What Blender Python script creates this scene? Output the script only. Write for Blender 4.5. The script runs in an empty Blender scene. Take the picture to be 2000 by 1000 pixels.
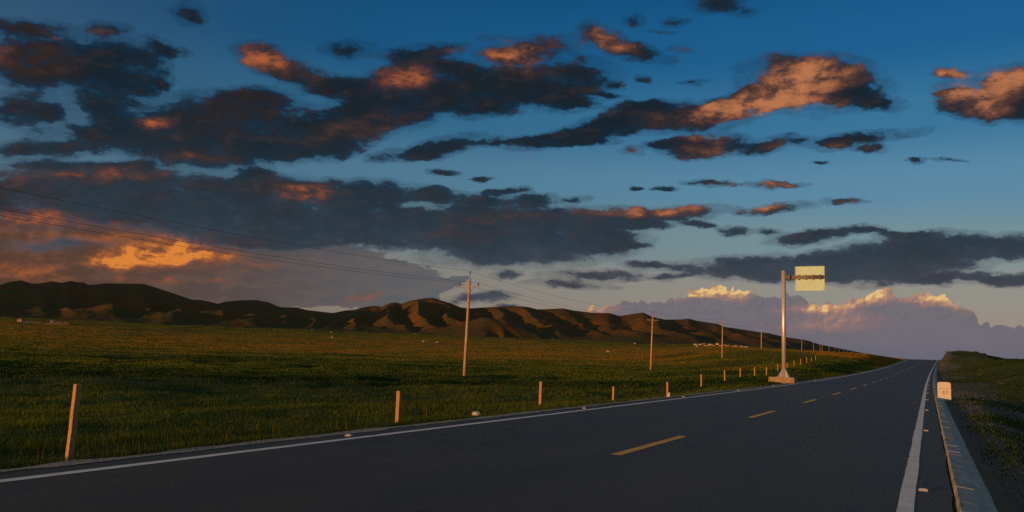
import bpy, math, random
import numpy as np
from mathutils import Vector

random.seed(7)
rng = np.random.default_rng(11)
S = bpy.context.scene
COL = S.collection
R = math.radians

# ------------------------------------------------------------------ camera
# world: +Y runs along the road, +X to its right, z = 0 is the road surface near the camera
F_PX, PITCH, ROLL, YAW, EYE = 1600.0, 6.8, 2.0, 27.0, 1.365
p_, r_, y_ = R(PITCH), R(ROLL), R(YAW)
FWD = np.array([-math.sin(y_) * math.cos(p_), math.cos(y_) * math.cos(p_), math.sin(p_)])
RT0 = np.array([math.cos(y_), math.sin(y_), 0.0])
UP0 = np.cross(RT0, FWD)
RT = RT0 * math.cos(r_) + UP0 * math.sin(r_)
UP = -RT0 * math.sin(r_) + UP0 * math.cos(r_)
cam_data = bpy.data.cameras.new('camera')
cam = bpy.data.objects.new('camera', cam_data)
COL.objects.link(cam)
cam_data.sensor_width = 36.0
cam_data.lens = 36.0 * F_PX / 2000.0
cam_data.clip_start, cam_data.clip_end = 0.1, 60000.0
from mathutils import Matrix
cam.matrix_world = Matrix(((RT[0], UP[0], -FWD[0], 0), (RT[1], UP[1], -FWD[1], 0), (RT[2], UP[2], -FWD[2], EYE), (0, 0, 0, 1)))
S.camera = cam

def sight(px, py):
    d = FWD + RT * (px - 1000.0) / F_PX + UP * (500.0 - py) / F_PX
    return d
def point(px, py, depth):            # the point seen there at that distance along the view
    return np.array([0, 0, EYE]) + sight(px, py) * depth
def sky_uv(px, py):                  # azimuth (clockwise from +Y) and elevation of a direction
    d = sight(px, py); d = d / np.linalg.norm(d)
    return math.atan2(d[0], d[1]), math.asin(d[2])

S.view_settings.view_transform = 'Standard'
S.view_settings.look = 'None'
S.view_settings.exposure = 0.0
S.view_settings.gamma = 1.0
S.render.engine = 'CYCLES'
S.cycles.max_bounces = 5
S.cycles.use_denoising = False

# ------------------------------------------------------------------ sun (low, behind the camera to its left)
SUN_EL, SUN_AZ = R(3.2), R(205.0)    # azimuth clockwise from +Y
sd = bpy.data.lights.new('sun', 'SUN')
sd.energy, sd.angle, sd.color = 4.2, R(0.5), (1.0, 0.44, 0.14)
sun = bpy.data.objects.new('sun', sd); COL.objects.link(sun)
to_sun = Vector((math.sin(SUN_AZ) * math.cos(SUN_EL), math.cos(SUN_AZ) * math.cos(SUN_EL), math.sin(SUN_EL)))
sun.rotation_euler = to_sun.to_track_quat('Z', 'Y').to_euler()

# ------------------------------------------------------------------ world: evening sky with broken cloud
world = bpy.data.worlds.new('World'); S.world = world
world.use_nodes = True
world.cycles.sampling_method = 'MANUAL'
world.cycles.sample_map_resolution = 512
WT = world.node_tree
WT.nodes.clear()

class NB:                            # tiny node builder
    def __init__(s, tree): s.t = tree; s.l = tree.links
    def n(s, kind, **kw):
        nd = s.t.nodes.new(kind)
        for k, v in kw.items(): setattr(nd, k, v)
        return nd
    def put(s, sock, v):
        if isinstance(v, bpy.types.NodeSocket): s.l.new(v, sock)
        elif v is not None: sock.default_value = v
    def m(s, op, a, b=None, c=None, clamp=False):
        nd = s.n('ShaderNodeMath', operation=op, use_clamp=clamp)
        for i, v in enumerate((a, b, c)):
            if v is not None: s.put(nd.inputs[i], v)
        return nd.outputs[0]
    def v(s, op, a, b=None, c=None, out=0):
        nd = s.n('ShaderNodeVectorMath', operation=op)
        for i, x in enumerate((a, b, c)):
            if x is not None: s.put(nd.inputs[i], x)
        return nd.outputs[out]
    def mix(s, f, a, b, mode='MIX'):
        nd = s.n('ShaderNodeMix', data_type='RGBA', blend_type=mode)
        s.put(nd.inputs[0], f)
        for i, x in ((6, a), (7, b)):
            s.put(nd.inputs[i], (*x, 1.0) if isinstance(x, tuple) and len(x) == 3 else x)
        return nd.outputs[2]
    def ss(s, x, lo, hi, a=0.0, b=1.0):
        nd = s.n('ShaderNodeMapRange', interpolation_type='SMOOTHSTEP')
        s.put(nd.inputs[0], x); s.put(nd.inputs[1], lo); s.put(nd.inputs[2], hi); s.put(nd.inputs[3], a); s.put(nd.inputs[4], b)
        return nd.outputs[0]
    def noise(s, vec, scale, detail=5.0, rough=0.55, dist=0.0, out=0):
        nd = s.n('ShaderNodeTexNoise')
        s.put(nd.inputs['Vector'], vec); nd.inputs['Scale'].default_value = scale
        nd.inputs['Detail'].default_value = detail; nd.inputs['Roughness'].default_value = rough
        nd.inputs['Distortion'].default_value = dist
        return nd.outputs[out]
    def ramp(s, f, stops, interp='LINEAR'):
        nd = s.n('ShaderNodeValToRGB'); cr = nd.color_ramp; cr.interpolation = interp
        while len(cr.elements) < len(stops): cr.elements.new(0.5)
        for e, (p, c) in zip(cr.elements, stops): e.position = p; e.color = (*c, 1.0) if len(c) == 3 else c
        s.put(nd.inputs[0], f)
        return nd.outputs[0]
    def curve(s, x, pts):            # float curve through points (x, y) with x, y in 0..1
        nd = s.n('ShaderNodeFloatCurve'); c = nd.mapping.curves[0]
        while len(c.points) < len(pts): c.points.new(0.5, 0.5)
        for q, (a, b) in zip(c.points, pts): q.location = (a, b); q.handle_type = 'VECTOR'
        nd.mapping.update(); s.put(nd.inputs['Value'], x)
        return nd.outputs[0]

def lin(r, g, b):
    f = lambda c: (c / 255.0) / 12.92 if c / 255.0 <= 0.04045 else ((c / 255.0 + 0.055) / 1.055) ** 2.4
    return (f(r), f(g), f(b))

W = NB(WT)
gen = W.n('ShaderNodeTexCoord').outputs['Generated']
sep = W.n('ShaderNodeSeparateXYZ'); W.put(sep.inputs[0], W.v('NORMALIZE', gen))
az = W.m('ARCTAN2', sep.outputs[0], sep.outputs[1])
el = W.m('ARCSINE', sep.outputs[2])
cmb = W.n('ShaderNodeCombineXYZ'); W.put(cmb.inputs[0], az); W.put(cmb.inputs[1], el)
UV = cmb.outputs[0]

def blobs(items, grow=1.3, vec=None):
    """Sum of soft ellipses of cloud, each given by its centre, half sizes and tilt as seen in the photo."""
    acc = None
    for it in items:
        cx, cy, rx, ry = it[:4]; tilt = it[4] if len(it) > 4 else 0.0; wgt = it[5] if len(it) > 5 else 1.0
        c = sky_uv(cx, cy)
        a = R(tilt); e = sky_uv(cx + 4 * math.cos(a), cy - 4 * math.sin(a)); f = sky_uv(cx - 4 * math.sin(a), cy - 4 * math.cos(a))
        du, dv = (e[0] - c[0]) / 4, (e[1] - c[1]) / 4
        mp = W.n('ShaderNodeMapping', vector_type='TEXTURE')
        W.put(mp.inputs['Vector'], vec or UV)
        mp.inputs['Location'].default_value = (c[0], c[1], 0)
        mp.inputs['Rotation'].default_value = (0, 0, math.atan2(dv, du))
        mp.inputs['Scale'].default_value = (rx * grow * math.hypot(du, dv), ry * grow * math.hypot(f[0] - c[0], f[1] - c[1]) / 4, 1)
        g = W.n('ShaderNodeTexGradient', gradient_type='SPHERICAL'); W.put(g.inputs[0], mp.outputs[0])
        if acc is None: acc = W.m('MULTIPLY', g.outputs['Fac'], wgt)
        else: acc = W.m('MULTIPLY_ADD', g.outputs['Fac'], wgt, acc)
    return acc

#SKY#
DECK = [  # broken cloud sheets: cx, cy, half width, half height, tilt, weight
 (50,52,75,15),(60,110,100,42),(170,130,130,52),(250,140,65,42,-10),(200,205,60,22),(20,212,75,26,0),(105,218,26,14),
 (372,26,30,20),(315,88,32,12,-20,.8),(335,102,28,10,0,.7),(205,55,42,12,0,.55),(290,170,30,14),
 (500,103,38,20),(540,125,58,24,-18),(600,155,62,20,-16),(690,170,75,18),(770,155,72,25,20),(830,100,70,12,6),(845,148,72,32),(865,185,60,22,-8),
 (680,97,48,15),
 (410,212,150,30,6),(350,262,205,32),(230,268,110,26),(510,200,70,24),(60,292,115,15),(400,306,120,17),(550,290,135,20),(640,265,92,38,14),(720,228,130,34,8),(765,212,80,24),
 (90,320,60,9),(240,326,60,9),(480,240,80,20),
 (1040,95,85,18,6),(990,110,42,14),(1060,145,115,32),(1000,180,110,32),(1100,170,80,28),(930,212,55,18),(1120,207,42,11),(900,150,60,24),(965,75,36,6,0,.7),
 (1178,74,42,22,-25),(1238,101,62,17,-14),
 (1240,40,22,9,0,.6),(1320,43,22,8,0,.7),(1290,60,26,5,-5,.6),(1330,96,22,7,-10,.5),(1255,155,15,7,0,.6),(1358,160,28,4,3,.7),(1190,188,30,5,-4,.9),(1200,166,14,8,0,.7),
 (1395,8,44,15,0,.9),(1452,25,30,10,0,.5),
 (1120,266,110,15,10),(1200,245,82,19,10),(1300,226,95,27,5),(1400,225,82,24,12),(1490,196,92,24,12),(1580,165,115,45,-5),(1605,148,92,34),(1675,190,72,17,-12),(1470,176,34,6,8),
 (1060,276,58,10),(1140,277,62,8),(1260,205,60,10,5),
 (870,285,62,17,12),(810,300,75,11,8),(962,277,42,8),
 (1380,285,75,19,5),(1300,281,55,8,8),(1360,299,42,11),(1500,283,55,13,9),(1236,296,22,7),
 (1670,270,108,12,5),(1625,284,28,11),(1700,292,34,7),
 (1935,180,85,38,5),(1990,180,55,42),(1920,217,62,22,-8),(1854,141,24,11),(1860,180,28,8,15),(2030,190,60,45),
 (865,338,29,6),(937,351,18,5),(1385,358,44,6,-3),(1512,361,52,6),(1650,393,38,6),(1300,370,20,5),(1790,313,15,6),(1855,313,32,3,0,.7),(1605,317,10,4),(1246,367,14,4),
 (760,370,95,15,-5),(830,381,62,12),(940,391,82,12,5),(992,372,38,6,5),(1045,391,38,12,8),(1118,390,30,6,3),(912,411,32,7),
 (1200,425,140,17),(1000,440,205,34),(850,445,125,30),(1050,480,155,34),(960,500,110,20),(1150,470,95,17),(1340,415,92,11,3),(1510,408,65,9,5),(1245,440,52,8),(1370,441,36,5,-8),(1432,453,26,8),(1240,481,28,6),
 (100,372,230,38),(300,372,210,40),(460,402,190,50),(220,405,270,36),(560,420,150,45),(660,400,112,34,-6),(490,350,42,20,30),(580,375,70,15),(720,422,85,28),(765,450,105,28),(640,460,120,28),(510,442,150,30),(60,476,160,12,0,.5),(520,474,110,14,0,.5),
 (1500,526,150,20),(1620,525,205,25),(1750,508,150,38,6),(1850,480,160,22,2),(1640,453,65,9,3),(1560,466,60,12,5),(1500,453,28,6),(1960,488,90,16),(1880,545,130,9,3),(1985,550,70,9),(1735,456,55,6,-4),
 (1170,538,95,9),(1112,556,75,8,-2),(1280,518,55,7),(1302,540,34,6),(985,536,24,7),(932,582,62,9,3),(992,596,22,4),
]
GLOW = [  # parts of the sheets that the low sun reaches
 (500,108,40,20,0,1.0),(560,130,60,22,-18,.45),(800,152,42,20,0,.95),(760,150,60,18,20,.35),(880,98,36,8,0,.5),(300,238,26,9,0,.9),(340,262,60,16,0,.25),(370,305,70,12,0,.45),(670,262,80,22,10,.33),(760,235,70,26,5,.22),
 (0,110,30,20,0,.5),(60,130,120,30,0,.14),(105,72,14,5,0,.6),(190,62,28,9,0,.45),
 (990,112,44,14,0,.95),(1050,92,70,16,6,.55),(960,76,36,7,0,.6),(1040,140,50,14,0,.4),(1175,74,34,22,-20,.75),(1215,90,40,12,-20,.5),(1330,96,20,6,0,.5),
 (1590,132,90,26,-4,.95),(1535,172,70,26,8,1.0),(1500,205,90,16,10,.85),(1420,218,66,18,12,.85),(1600,200,60,9,4,.75),(1300,238,50,16,5,.3),(1240,225,40,10,0,.3),(1390,205,26,7,10,.6),
 (1380,298,46,13,5,.8),(1370,268,50,8,0,.6),(1236,296,20,7,0,.8),(1625,288,24,9,0,.6),(1520,285,18,9,0,.6),(1700,292,30,6,0,.35),
 (1940,150,75,20,4,.9),(1915,205,55,26,-8,.95),(1855,140,26,12,0,1.0),(1885,180,45,14,0,.8),(2000,160,40,20,0,.7),
 (1400,360,36,5,0,.6),(1515,361,46,5,0,.9),(1660,393,34,6,0,.6),
 (1320,412,80,10,3,.95),(1500,405,50,7,5,.85),(1200,412,60,9,0,.6),(1100,425,80,12,0,.3),(960,425,70,10,0,.35),(900,455,90,16,0,.3),
 (585,372,62,14,0,.85),(600,385,40,8,0,.5),(130,340,110,14,0,.4),(260,335,70,10,0,.4),(60,360,120,20,0,.25),(300,352,100,16,0,.2),
 (40,432,90,13,4,1.0),(170,440,60,9,0,.6),(60,410,90,10,0,.4),(330,480,130,22,0,.5),(300,440,70,9,0,.25),
 (1170,532,60,6,0,.35),(1110,552,50,5,0,.35),(1200,590,10,6,0,.4),
]
BANK = [  # far cumulus bank over the hills
 (200,465,330,60),(480,480,160,50),(620,500,120,30), (100,520,220,40),(0,560,200,40),(250,540,220,34),(330,500,120,30),(420,520,110,40),(560,530,130,42),(680,540,130,44),(760,552,110,38),(840,552,60,14,-4),(820,585,34,20),(500,575,160,26),(640,580,140,20),(760,585,90,20),(900,546,24,6),(300,575,180,20)]
BANKGLOW = [(190,478,270,52,0,.36),(120,452,150,24,0,.3),(345,492,90,26,0,.78),(285,503,85,22,0,.55),(405,496,60,22,0,.62),(225,510,60,16,0,.7),(320,512,150,26,0,.5),(330,470,170,20,0,.35),(250,549,50,9,0,.6),(330,549,26,8,0,.6),(420,549,40,7,0,.45),(30,528,90,26,0,.5),(90,545,80,22,0,.4),(520,518,26,12,0,.45),(490,520,26,20,0,.25),(720,578,38,8,8,.42),(680,582,40,6,0,.3),(560,560,60,8,0,.12)]

stretch = W.v('MULTIPLY', UV, (1.0, 1.9, 1.0))
warp = W.v('MULTIPLY_ADD', W.v('SUBTRACT', W.noise(stretch, 14.0, 2.0, out=1), (.5, .5, .5)), (0.030, 0.022, 0.0), stretch)
n1 = W.noise(warp, 26.0, 8.0, 0.66)
n1s = W.noise(W.v('ADD', warp, (-0.012, 0.012, 0.0)), 26.0, 8.0, 0.66)   # the same lumps seen a little towards the light
n2 = W.noise(warp, 60.0, 3.0, 0.5)
# ragged outlines: every cloud is looked up through a wandering offset
rag = W.v('MULTIPLY', W.v('SUBTRACT', W.noise(stretch, 30.0, 6.0, 0.62, out=1), (.5, .5, .5)), (0.036, 0.017, 0.0))
UVR = W.v('ADD', UV, rag)
rag2 = W.v('MULTIPLY', W.v('SUBTRACT', W.noise(stretch, 55.0, 4.0, 0.55, out=1), (.5, .5, .5)), (0.022, 0.014, 0.0))
UVS = W.v('ADD', UV, rag2)
# ---- clear sky: the Nishita sky, eased towards the colours of this evening in the half away from the sun
nish = W.n('ShaderNodeTexSky', sky_type='NISHITA', sun_disc=False, sun_elevation=SUN_EL, sun_rotation=SUN_AZ)
nish.altitude = 3000.0; nish.air_density = 1.0; nish.dust_density = 1.0; nish.ozone_density = 2.0
clear_ = W.ramp(W.m('MULTIPLY_ADD', az, 0.03, W.m('DIVIDE', el, 0.5)), [
    (0.00, lin(126,116,116)), (0.07, lin(146,132,120)), (0.16, lin(139,136,128)), (0.27, lin(112,136,143)), (0.40, lin(86,130,156)),
    (0.55, lin(54,110,146)), (0.72, lin(28,90,136)), (0.90, lin(17,76,122)), (1.0, lin(13,67,112))], 'EASE')
east = W.ss(az, R(-62), R(4), 0.70, 1.12)
clear_ = W.v('SCALE', clear_, None); clear_.node.inputs['Scale'].default_value = 1.0; W.put(clear_.node.inputs['Scale'], east)
away = W.ss(W.v('DOT_PRODUCT', gen, (-math.sin(SUN_AZ), -math.cos(SUN_AZ), 0.0), out=1), -0.2, 0.45)
base = W.mix(away, W.v('MULTIPLY', nish.outputs[0], (0.12, 0.12, 0.12)), clear_)
# ---- far bank: soft grey lilac with cauliflower tops
billow = W.m('ABSOLUTE', W.m('SUBTRACT', W.noise(warp, 38.0, 6.0, 0.55), 0.5))
bankF = blobs(BANK, 1.3, UVS)
bankD = W.ss(W.m('ADD', bankF, W.m('MULTIPLY', W.m('SUBTRACT', billow, 0.09), 1.5)), 0.16, 0.30)
floor_ = W.ss(W.m('SUBTRACT', el, W.m('MULTIPLY_ADD', az, -0.012, 0.034)), -0.003, 0.002)
bankL = blobs(BANKGLOW, 1.4, UVS)
lm = W.m('MULTIPLY_ADD', W.m('SUBTRACT', n1, n1s), 5.0, 0.9)
bankL = W.m('MULTIPLY', bankL, W.m('MAXIMUM', W.m('MULTIPLY_ADD', W.m('SUBTRACT', n1, n1s), 3.0, 0.72), 0.3))
bankBase = W.ramp(W.ss(az, R(-60), R(-28)), [(0, lin(82,60,50)), (.45, lin(86,75,73)), (1, lin(94,97,102))])
bankBase = W.mix(W.m('MULTIPLY', W.ss(W.m('SUBTRACT', n1, n1s), -0.06, 0.09), 0.45), bankBase, W.mix(0.5, bankBase, lin(120,98,88)))
bankC = W.mix(W.m('MINIMUM', bankL, 1.0), bankBase, W.ramp(bankL, [(0, lin(104,66,50)), (.6, lin(166,90,44)), (1, lin(216,130,58))]))
# right hand bank: a continuous top line
TOPS = [(1120,612),(1150,602),(1170,594),(1200,590),(1240,586),(1280,584),(1325,580),(1345,570),(1372,563),(1400,559),(1450,560),(1470,567),(1500,574),(1535,572),(1560,578),(1600,590),(1640,590),(1655,580),(1690,572),(1712,560),(1737,562),(1752,574),(1775,576),(1788,568),(1815,565),(1850,572),(1862,588),(1885,597),(1903,606),(1912,625),(1940,630),(1965,627),(1985,634),(2060,640),(2200,650)]
U0, U1 = R(-32), R(12)
pts = []
for q in TOPS:
    u, vv = sky_uv(*q); pts.append(((u - U0) / (U1 - U0), vv / 0.12))
pts = [(0.0, 0.0)] + [(pts[0][0] - 0.02, 0.0)] + pts
un = W.m('DIVIDE', W.m('SUBTRACT', az, U0), U1 - U0)
top = W.m('MULTIPLY', W.curve(un, pts), 0.12)
b2 = W.m('ADD', W.m('ABSOLUTE', W.m('SUBTRACT', W.noise(UV, 64.0, 3.0, 0.45), 0.5)), W.m('MULTIPLY', W.m('ABSOLUTE', W.m('SUBTRACT', W.noise(UV, 42.0, 2.0, 0.5), 0.5)), 1.2))
b2s = W.m('ADD', W.m('ABSOLUTE', W.m('SUBTRACT', W.noise(W.v('ADD', UV, (-.0022, .0022, 0)), 64.0, 3.0, 0.45), 0.5)), W.m('MULTIPLY', W.m('ABSOLUTE', W.m('SUBTRACT', W.noise(W.v('ADD', UV, (-.0022, .0022, 0)), 42.0, 2.0, 0.5), 0.5)), 1.2))
b2r = W.m('SUBTRACT', b2, b2s)
below = W.m('SUBTRACT', W.m('ADD', top, W.m('MULTIPLY_ADD', b2, 0.030, -0.0060)), el)
rbD = W.m('MULTIPLY', W.ss(below, -0.0004, 0.0016), W.ss(top, 0.002, 0.012))
RGLOW = [(1400,566,72,14,0,1.3),(1350,576,40,9,10,.8),(1440,566,30,9,0,.9),(1715,572,40,20,0,1.2),(1660,594,44,13,15,1.1),(1600,600,30,12,0,.9),(1818,578,52,18,0,1.25),(1860,590,26,14,-20,.9),(1165,600,36,14,0,1.0),(1640,626,80,16,0,.55),(1570,604,60,6,0,.5),(1900,602,24,8,-20,.5),(1580,640,70,10,0,.25),(1440,580,30,12,0,.35)]
rbL = W.m('MULTIPLY', blobs(RGLOW, 1.5, UVS), W.m('MAXIMUM', W.m('MULTIPLY_ADD', b2r, 2.4, 0.80), 0.4))
rbBase = W.ramp(W.m('DIVIDE', el, 0.10), [(0, lin(96,100,118)), (.3, lin(110,104,116)), (.7, lin(112,106,114)), (1, lin(110,110,118))])
rbBase = W.mix(W.m('MULTIPLY', W.ss(n1, 0.35, 0.65), 0.30), rbBase, lin(92,94,106))
rbBase = W.mix(W.m('MULTIPLY', W.ss(b2r, 0.0, 0.10), W.ss(el, 0.03, 0.09, 0.0, 0.16)), rbBase, lin(148,128,124))
rbBase = W.mix(W.m('MULTIPLY', W.ss(b2r, 0.0, -0.10), W.ss(el, 0.03, 0.09, 0.0, 0.22)), rbBase, lin(84,88,102))
rbC = W.mix(W.m('MINIMUM', rbL, 1.0), rbBase, W.ramp(rbL, [(0, lin(150,108,100)), (.45, lin(196,134,106)), (.8, lin(218,166,108)), (1, lin(232,192,126))]))
col = W.mix(W.m('MULTIPLY', rbD, 0.92), base, rbC)
col = W.mix(W.m('MULTIPLY', bankD, floor_), col, bankC)
# ---- broken sheets in front
deckF = blobs(DECK, 1.56, UVR)
field = W.m('ADD', W.m('MINIMUM', deckF, 0.95), W.m('MULTIPLY_ADD', n1, 2.0, -1.0))
field = W.m('ADD', field, W.m('MULTIPLY_ADD', W.noise(stretch, 17.0, 3.0, 0.55), 1.0, -0.5))
deckD = W.m('MAXIMUM', W.m('MULTIPLY', W.ss(field, 0.14, 0.66), W.ss(deckF, 0.02, 0.26)), W.m('MULTIPLY', W.m('MULTIPLY', W.ss(field, -0.25, 0.35), W.ss(deckF, 0.0, 0.2)), 0.38))
thick = W.ss(field, 0.30, 1.05)
hi = W.ss(el, 0.03, 0.30)
edgeC = W.ramp(hi, [(0, lin(88,86,94)), (.3, lin(62,74,88)), (.7, lin(32,58,78)), (1, lin(20,50,74))])
coreC = W.ramp(hi, [(0, lin(70,74,84)), (.3, lin(47,60,71)), (.65, lin(34,48,58)), (1, lin(23,35,44))])
west = W.ss(az, R(-57), R(-30), 1.0, 0.0)
n0 = W.noise(stretch, 8.0, 2.0, 0.45)
coreC = W.mix(W.m('MULTIPLY', W.m('MULTIPLY_ADD', west, 0.45, 0.22), W.ss(n0, 0.40, 0.66)), coreC, lin(50,37,33))
deckC = W.mix(thick, edgeC, coreC)
relief = W.m('SUBTRACT', n1, n1s)
deckC = W.mix(W.m('MULTIPLY', W.ss(relief, 0.0, 0.2), 0.09), deckC, lin(112,84,76))
deckC = W.mix(W.m('MULTIPLY', W.ss(relief, 0.0, -0.2), 0.14), deckC, lin(14,30,40))
glow = W.m('MULTIPLY', blobs(GLOW, 1.95, UVR), W.m('MAXIMUM', W.m('MULTIPLY_ADD', relief, 2.6, 0.80), 0.45))
glow = W.m('MULTIPLY', glow, W.m('MULTIPLY_ADD', n2, 0.6, 0.6))
deckC = W.mix(W.m('MULTIPLY', W.ss(glow, 0.0, 0.8), 0.95), deckC, W.mix(W.ss(glow, 0.15, 1.25), lin(88,58,50), W.mix(W.ss(az, R(-40), R(-8)), lin(186,100,58), lin(186,118,80))))
col = W.mix(deckD, col, deckC)
# high overhead, out of the picture, a pale grey veil is added as fill light
fill_veil = W.m('MULTIPLY', W.ss(el, 0.50, 0.80), W.ss(n0, 0.30, 0.55, 0.6, 1.0))
col = W.mix(fill_veil, col, (0.172, 0.178, 0.172))
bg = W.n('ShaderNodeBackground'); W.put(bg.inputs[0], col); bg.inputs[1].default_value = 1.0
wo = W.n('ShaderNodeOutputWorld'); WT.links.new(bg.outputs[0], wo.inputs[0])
#REST#

# ------------------------------------------------------------------ helpers
def smooth(x): x = np.clip(x, 0, 1); return x * x * (3 - 2 * x)

def vnoise(x, y, seed=0):            # value noise on arrays, -1..1
    xi = np.floor(x).astype(np.int64); yi = np.floor(y).astype(np.int64)
    fx = x - xi; fy = y - yi
    def h(a, b):
        n = (a * 374761393 + b * 668265263 + seed * 974634777) & 0xffffffff
        n = ((n ^ (n >> 13)) * 1274126177) & 0xffffffff
        return ((n ^ (n >> 16)) & 0xffff) / 32767.5 - 1.0
    fx = fx * fx * (3 - 2 * fx); fy = fy * fy * (3 - 2 * fy)
    return (h(xi, yi) * (1 - fx) + h(xi + 1, yi) * fx) * (1 - fy) + (h(xi, yi + 1) * (1 - fx) + h(xi + 1, yi + 1) * fx) * fy
def fbm(x, y, oct=4, seed=0, rough=0.5):
    a, t = 1.0, 0.0
    for i in range(oct): t = t + a * vnoise(x * 2 ** i, y * 2 ** i, seed + i); a *= rough
    return t

class MB:                            # collects faces into one mesh
    def __init__(s): s.v = []; s.f = []
    def quadbox(s, c, half, ax=None):
        c = np.array(c, float); ax = np.eye(3) if ax is None else np.array(ax, float)
        b = len(s.v)
        for k in (-1, 1):
            for j in (-1, 1):
                for i in (-1, 1): s.v.append(tuple(c + ax[0] * half[0] * i + ax[1] * half[1] * j + ax[2] * half[2] * k))
        s.f += [tuple(b + q for q in f) for f in ((0, 2, 3, 1), (4, 5, 7, 6), (0, 1, 5, 4), (2, 6, 7, 3), (0, 4, 6, 2), (1, 3, 7, 5))]
        return s
    def tube(s, pts, rad, n=10, cap=True):
        pts = [np.array(p, float) for p in pts]; b = len(s.v)
        if not hasattr(rad, '__len__'): rad = [rad] * len(pts)
        for i, p in enumerate(pts):
            d = pts[min(i + 1, len(pts) - 1)] - pts[max(i - 1, 0)]; d = d / np.linalg.norm(d)
            a = np.cross(d, [0, 0, 1.0]) if abs(d[2]) < .95 else np.cross(d, [0, 1.0, 0]); a /= np.linalg.norm(a); c = np.cross(d, a)
            for k in range(n):
                t = 2 * math.pi * k / n; s.v.append(tuple(p + (a * math.cos(t) + c * math.sin(t)) * rad[i]))
        for i in range(len(pts) - 1):
            for k in range(n): s.f.append((b + i * n + k, b + i * n + (k + 1) % n, b + (i + 1) * n + (k + 1) % n, b + (i + 1) * n + k))
        if cap:
            s.f.append(tuple(b + k for k in range(n))[::-1]); s.f.append(tuple(b + (len(pts) - 1) * n + k for k in range(n)))
        return s
    def prism(s, outline, y0, y1):   # outline in (x, z), pushed along y
        b = len(s.v); n = len(outline)
        for y in (y0, y1):
            for x, z in outline: s.v.append((x, y, z))
        s.f.append(tuple(b + k for k in range(n))); s.f.append(tuple(b + n + k for k in range(n))[::-1])
        for k in range(n): s.f.append((b + k, b + n + k, b + n + (k + 1) % n, b + (k + 1) % n))
        return s
    def build(s, name, mat, parent=None, bevel=0.0, smooth_=False, seg=2):
        me = bpy.data.meshes.new(name); me.from_pydata(s.v, [], s.f); me.validate(); 
        import bmesh
        bm = bmesh.new(); bm.from_mesh(me); bmesh.ops.recalc_face_normals(bm, faces=bm.faces[:]); 
        if bevel: bmesh.ops.bevel(bm, geom=bm.edges[:], offset=bevel, segments=seg, affect='EDGES', profile=0.5)
        bm.to_mesh(me); bm.free()
        me.materials.append(mat)
        if smooth_: me.polygons.foreach_set('use_smooth', [True] * len(me.polygons))
        o = bpy.data.objects.new(name, me); COL.objects.link(o)
        if parent: o.parent = parent
        return o

def grid_mesh(name, X, Y, Z, mat, smooth_=True):
    nu, nv = X.shape
    co = np.stack([X, Y, Z], -1).reshape(-1, 3).astype(np.float32)
    i = np.arange(nu * nv).reshape(nu, nv)
    q = np.stack([i[:-1, :-1], i[1:, :-1], i[1:, 1:], i[:-1, 1:]], -1).reshape(-1, 4)
    return raw_mesh(name, co, q, mat, smooth_)
def raw_mesh(name, co, q, mat, smooth_=True, parent=None):
    me = bpy.data.meshes.new(name)
    me.vertices.add(len(co)); me.vertices.foreach_set('co', np.ascontiguousarray(co, np.float32).ravel())
    k = q.shape[1]
    me.loops.add(q.size); me.loops.foreach_set('vertex_index', q.ravel().astype(np.int32))
    me.polygons.add(len(q)); me.polygons.foreach_set('loop_start', (np.arange(len(q)) * k).astype(np.int32))
    me.update(calc_edges=True)
    if smooth_: me.polygons.foreach_set('use_smooth', np.ones(len(q), bool))
    me.materials.append(mat)
    o = bpy.data.objects.new(name, me); COL.objects.link(o)
    if parent: o.parent = parent
    return o

def tag(o, label=None, cat=None, group=None, kind=None):
    if label: o['label'] = label
    if cat: o['category'] = cat
    if group: o['group'] = group
    if kind: o['kind'] = kind
    return o
def empty(name, loc, rz=0.0):
    o = bpy.data.objects.new(name, None); COL.objects.link(o); o.location = [float(v) for v in loc]; o.rotation_euler = (0, 0, rz)
    o.empty_display_size = 0.2
    return o
def copy_tree(o, parent=None):
    c = o.copy(); COL.objects.link(c)
    if parent: c.parent = parent
    for ch in list(o.children): copy_tree(ch, c)
    return c

# ------------------------------------------------------------------ materials
def material(name, rough=0.9, spec=0.3, metal=0.0):
    mt = bpy.data.materials.new(name); mt.use_nodes = True; t = mt.node_tree
    b = t.nodes['Principled BSDF']; b.inputs['Roughness'].default_value = rough; b.inputs['Metallic'].default_value = metal
    b.inputs['Specular IOR Level'].default_value = spec
    return mt, NB(t), b
def obj_co(B): return B.n('ShaderNodeTexCoord').outputs['Object']
def bump(B, b, h, dist, strength=1.0):
    nd = B.n('ShaderNodeBump'); nd.inputs['Strength'].default_value = strength; nd.inputs['Distance'].default_value = dist
    B.put(nd.inputs['Height'], h); B.l.new(nd.outputs[0], b.inputs['Normal'])
def simple(name, c1, c2, scale, rough=0.85, spec=0.3, metal=0.0, bumpd=0.0, detail=5.0):
    mt, B, b = material(name, rough, spec, metal)
    co = obj_co(B); n = B.noise(co, scale, detail, 0.6)
    B.put(b.inputs['Base Color'], B.mix(B.ss(n, 0.32, 0.68), c1, c2))
    if bumpd: bump(B, b, B.noise(co, scale * 2.5, 4.0, 0.6), bumpd)
    return mt
M = {}
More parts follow.
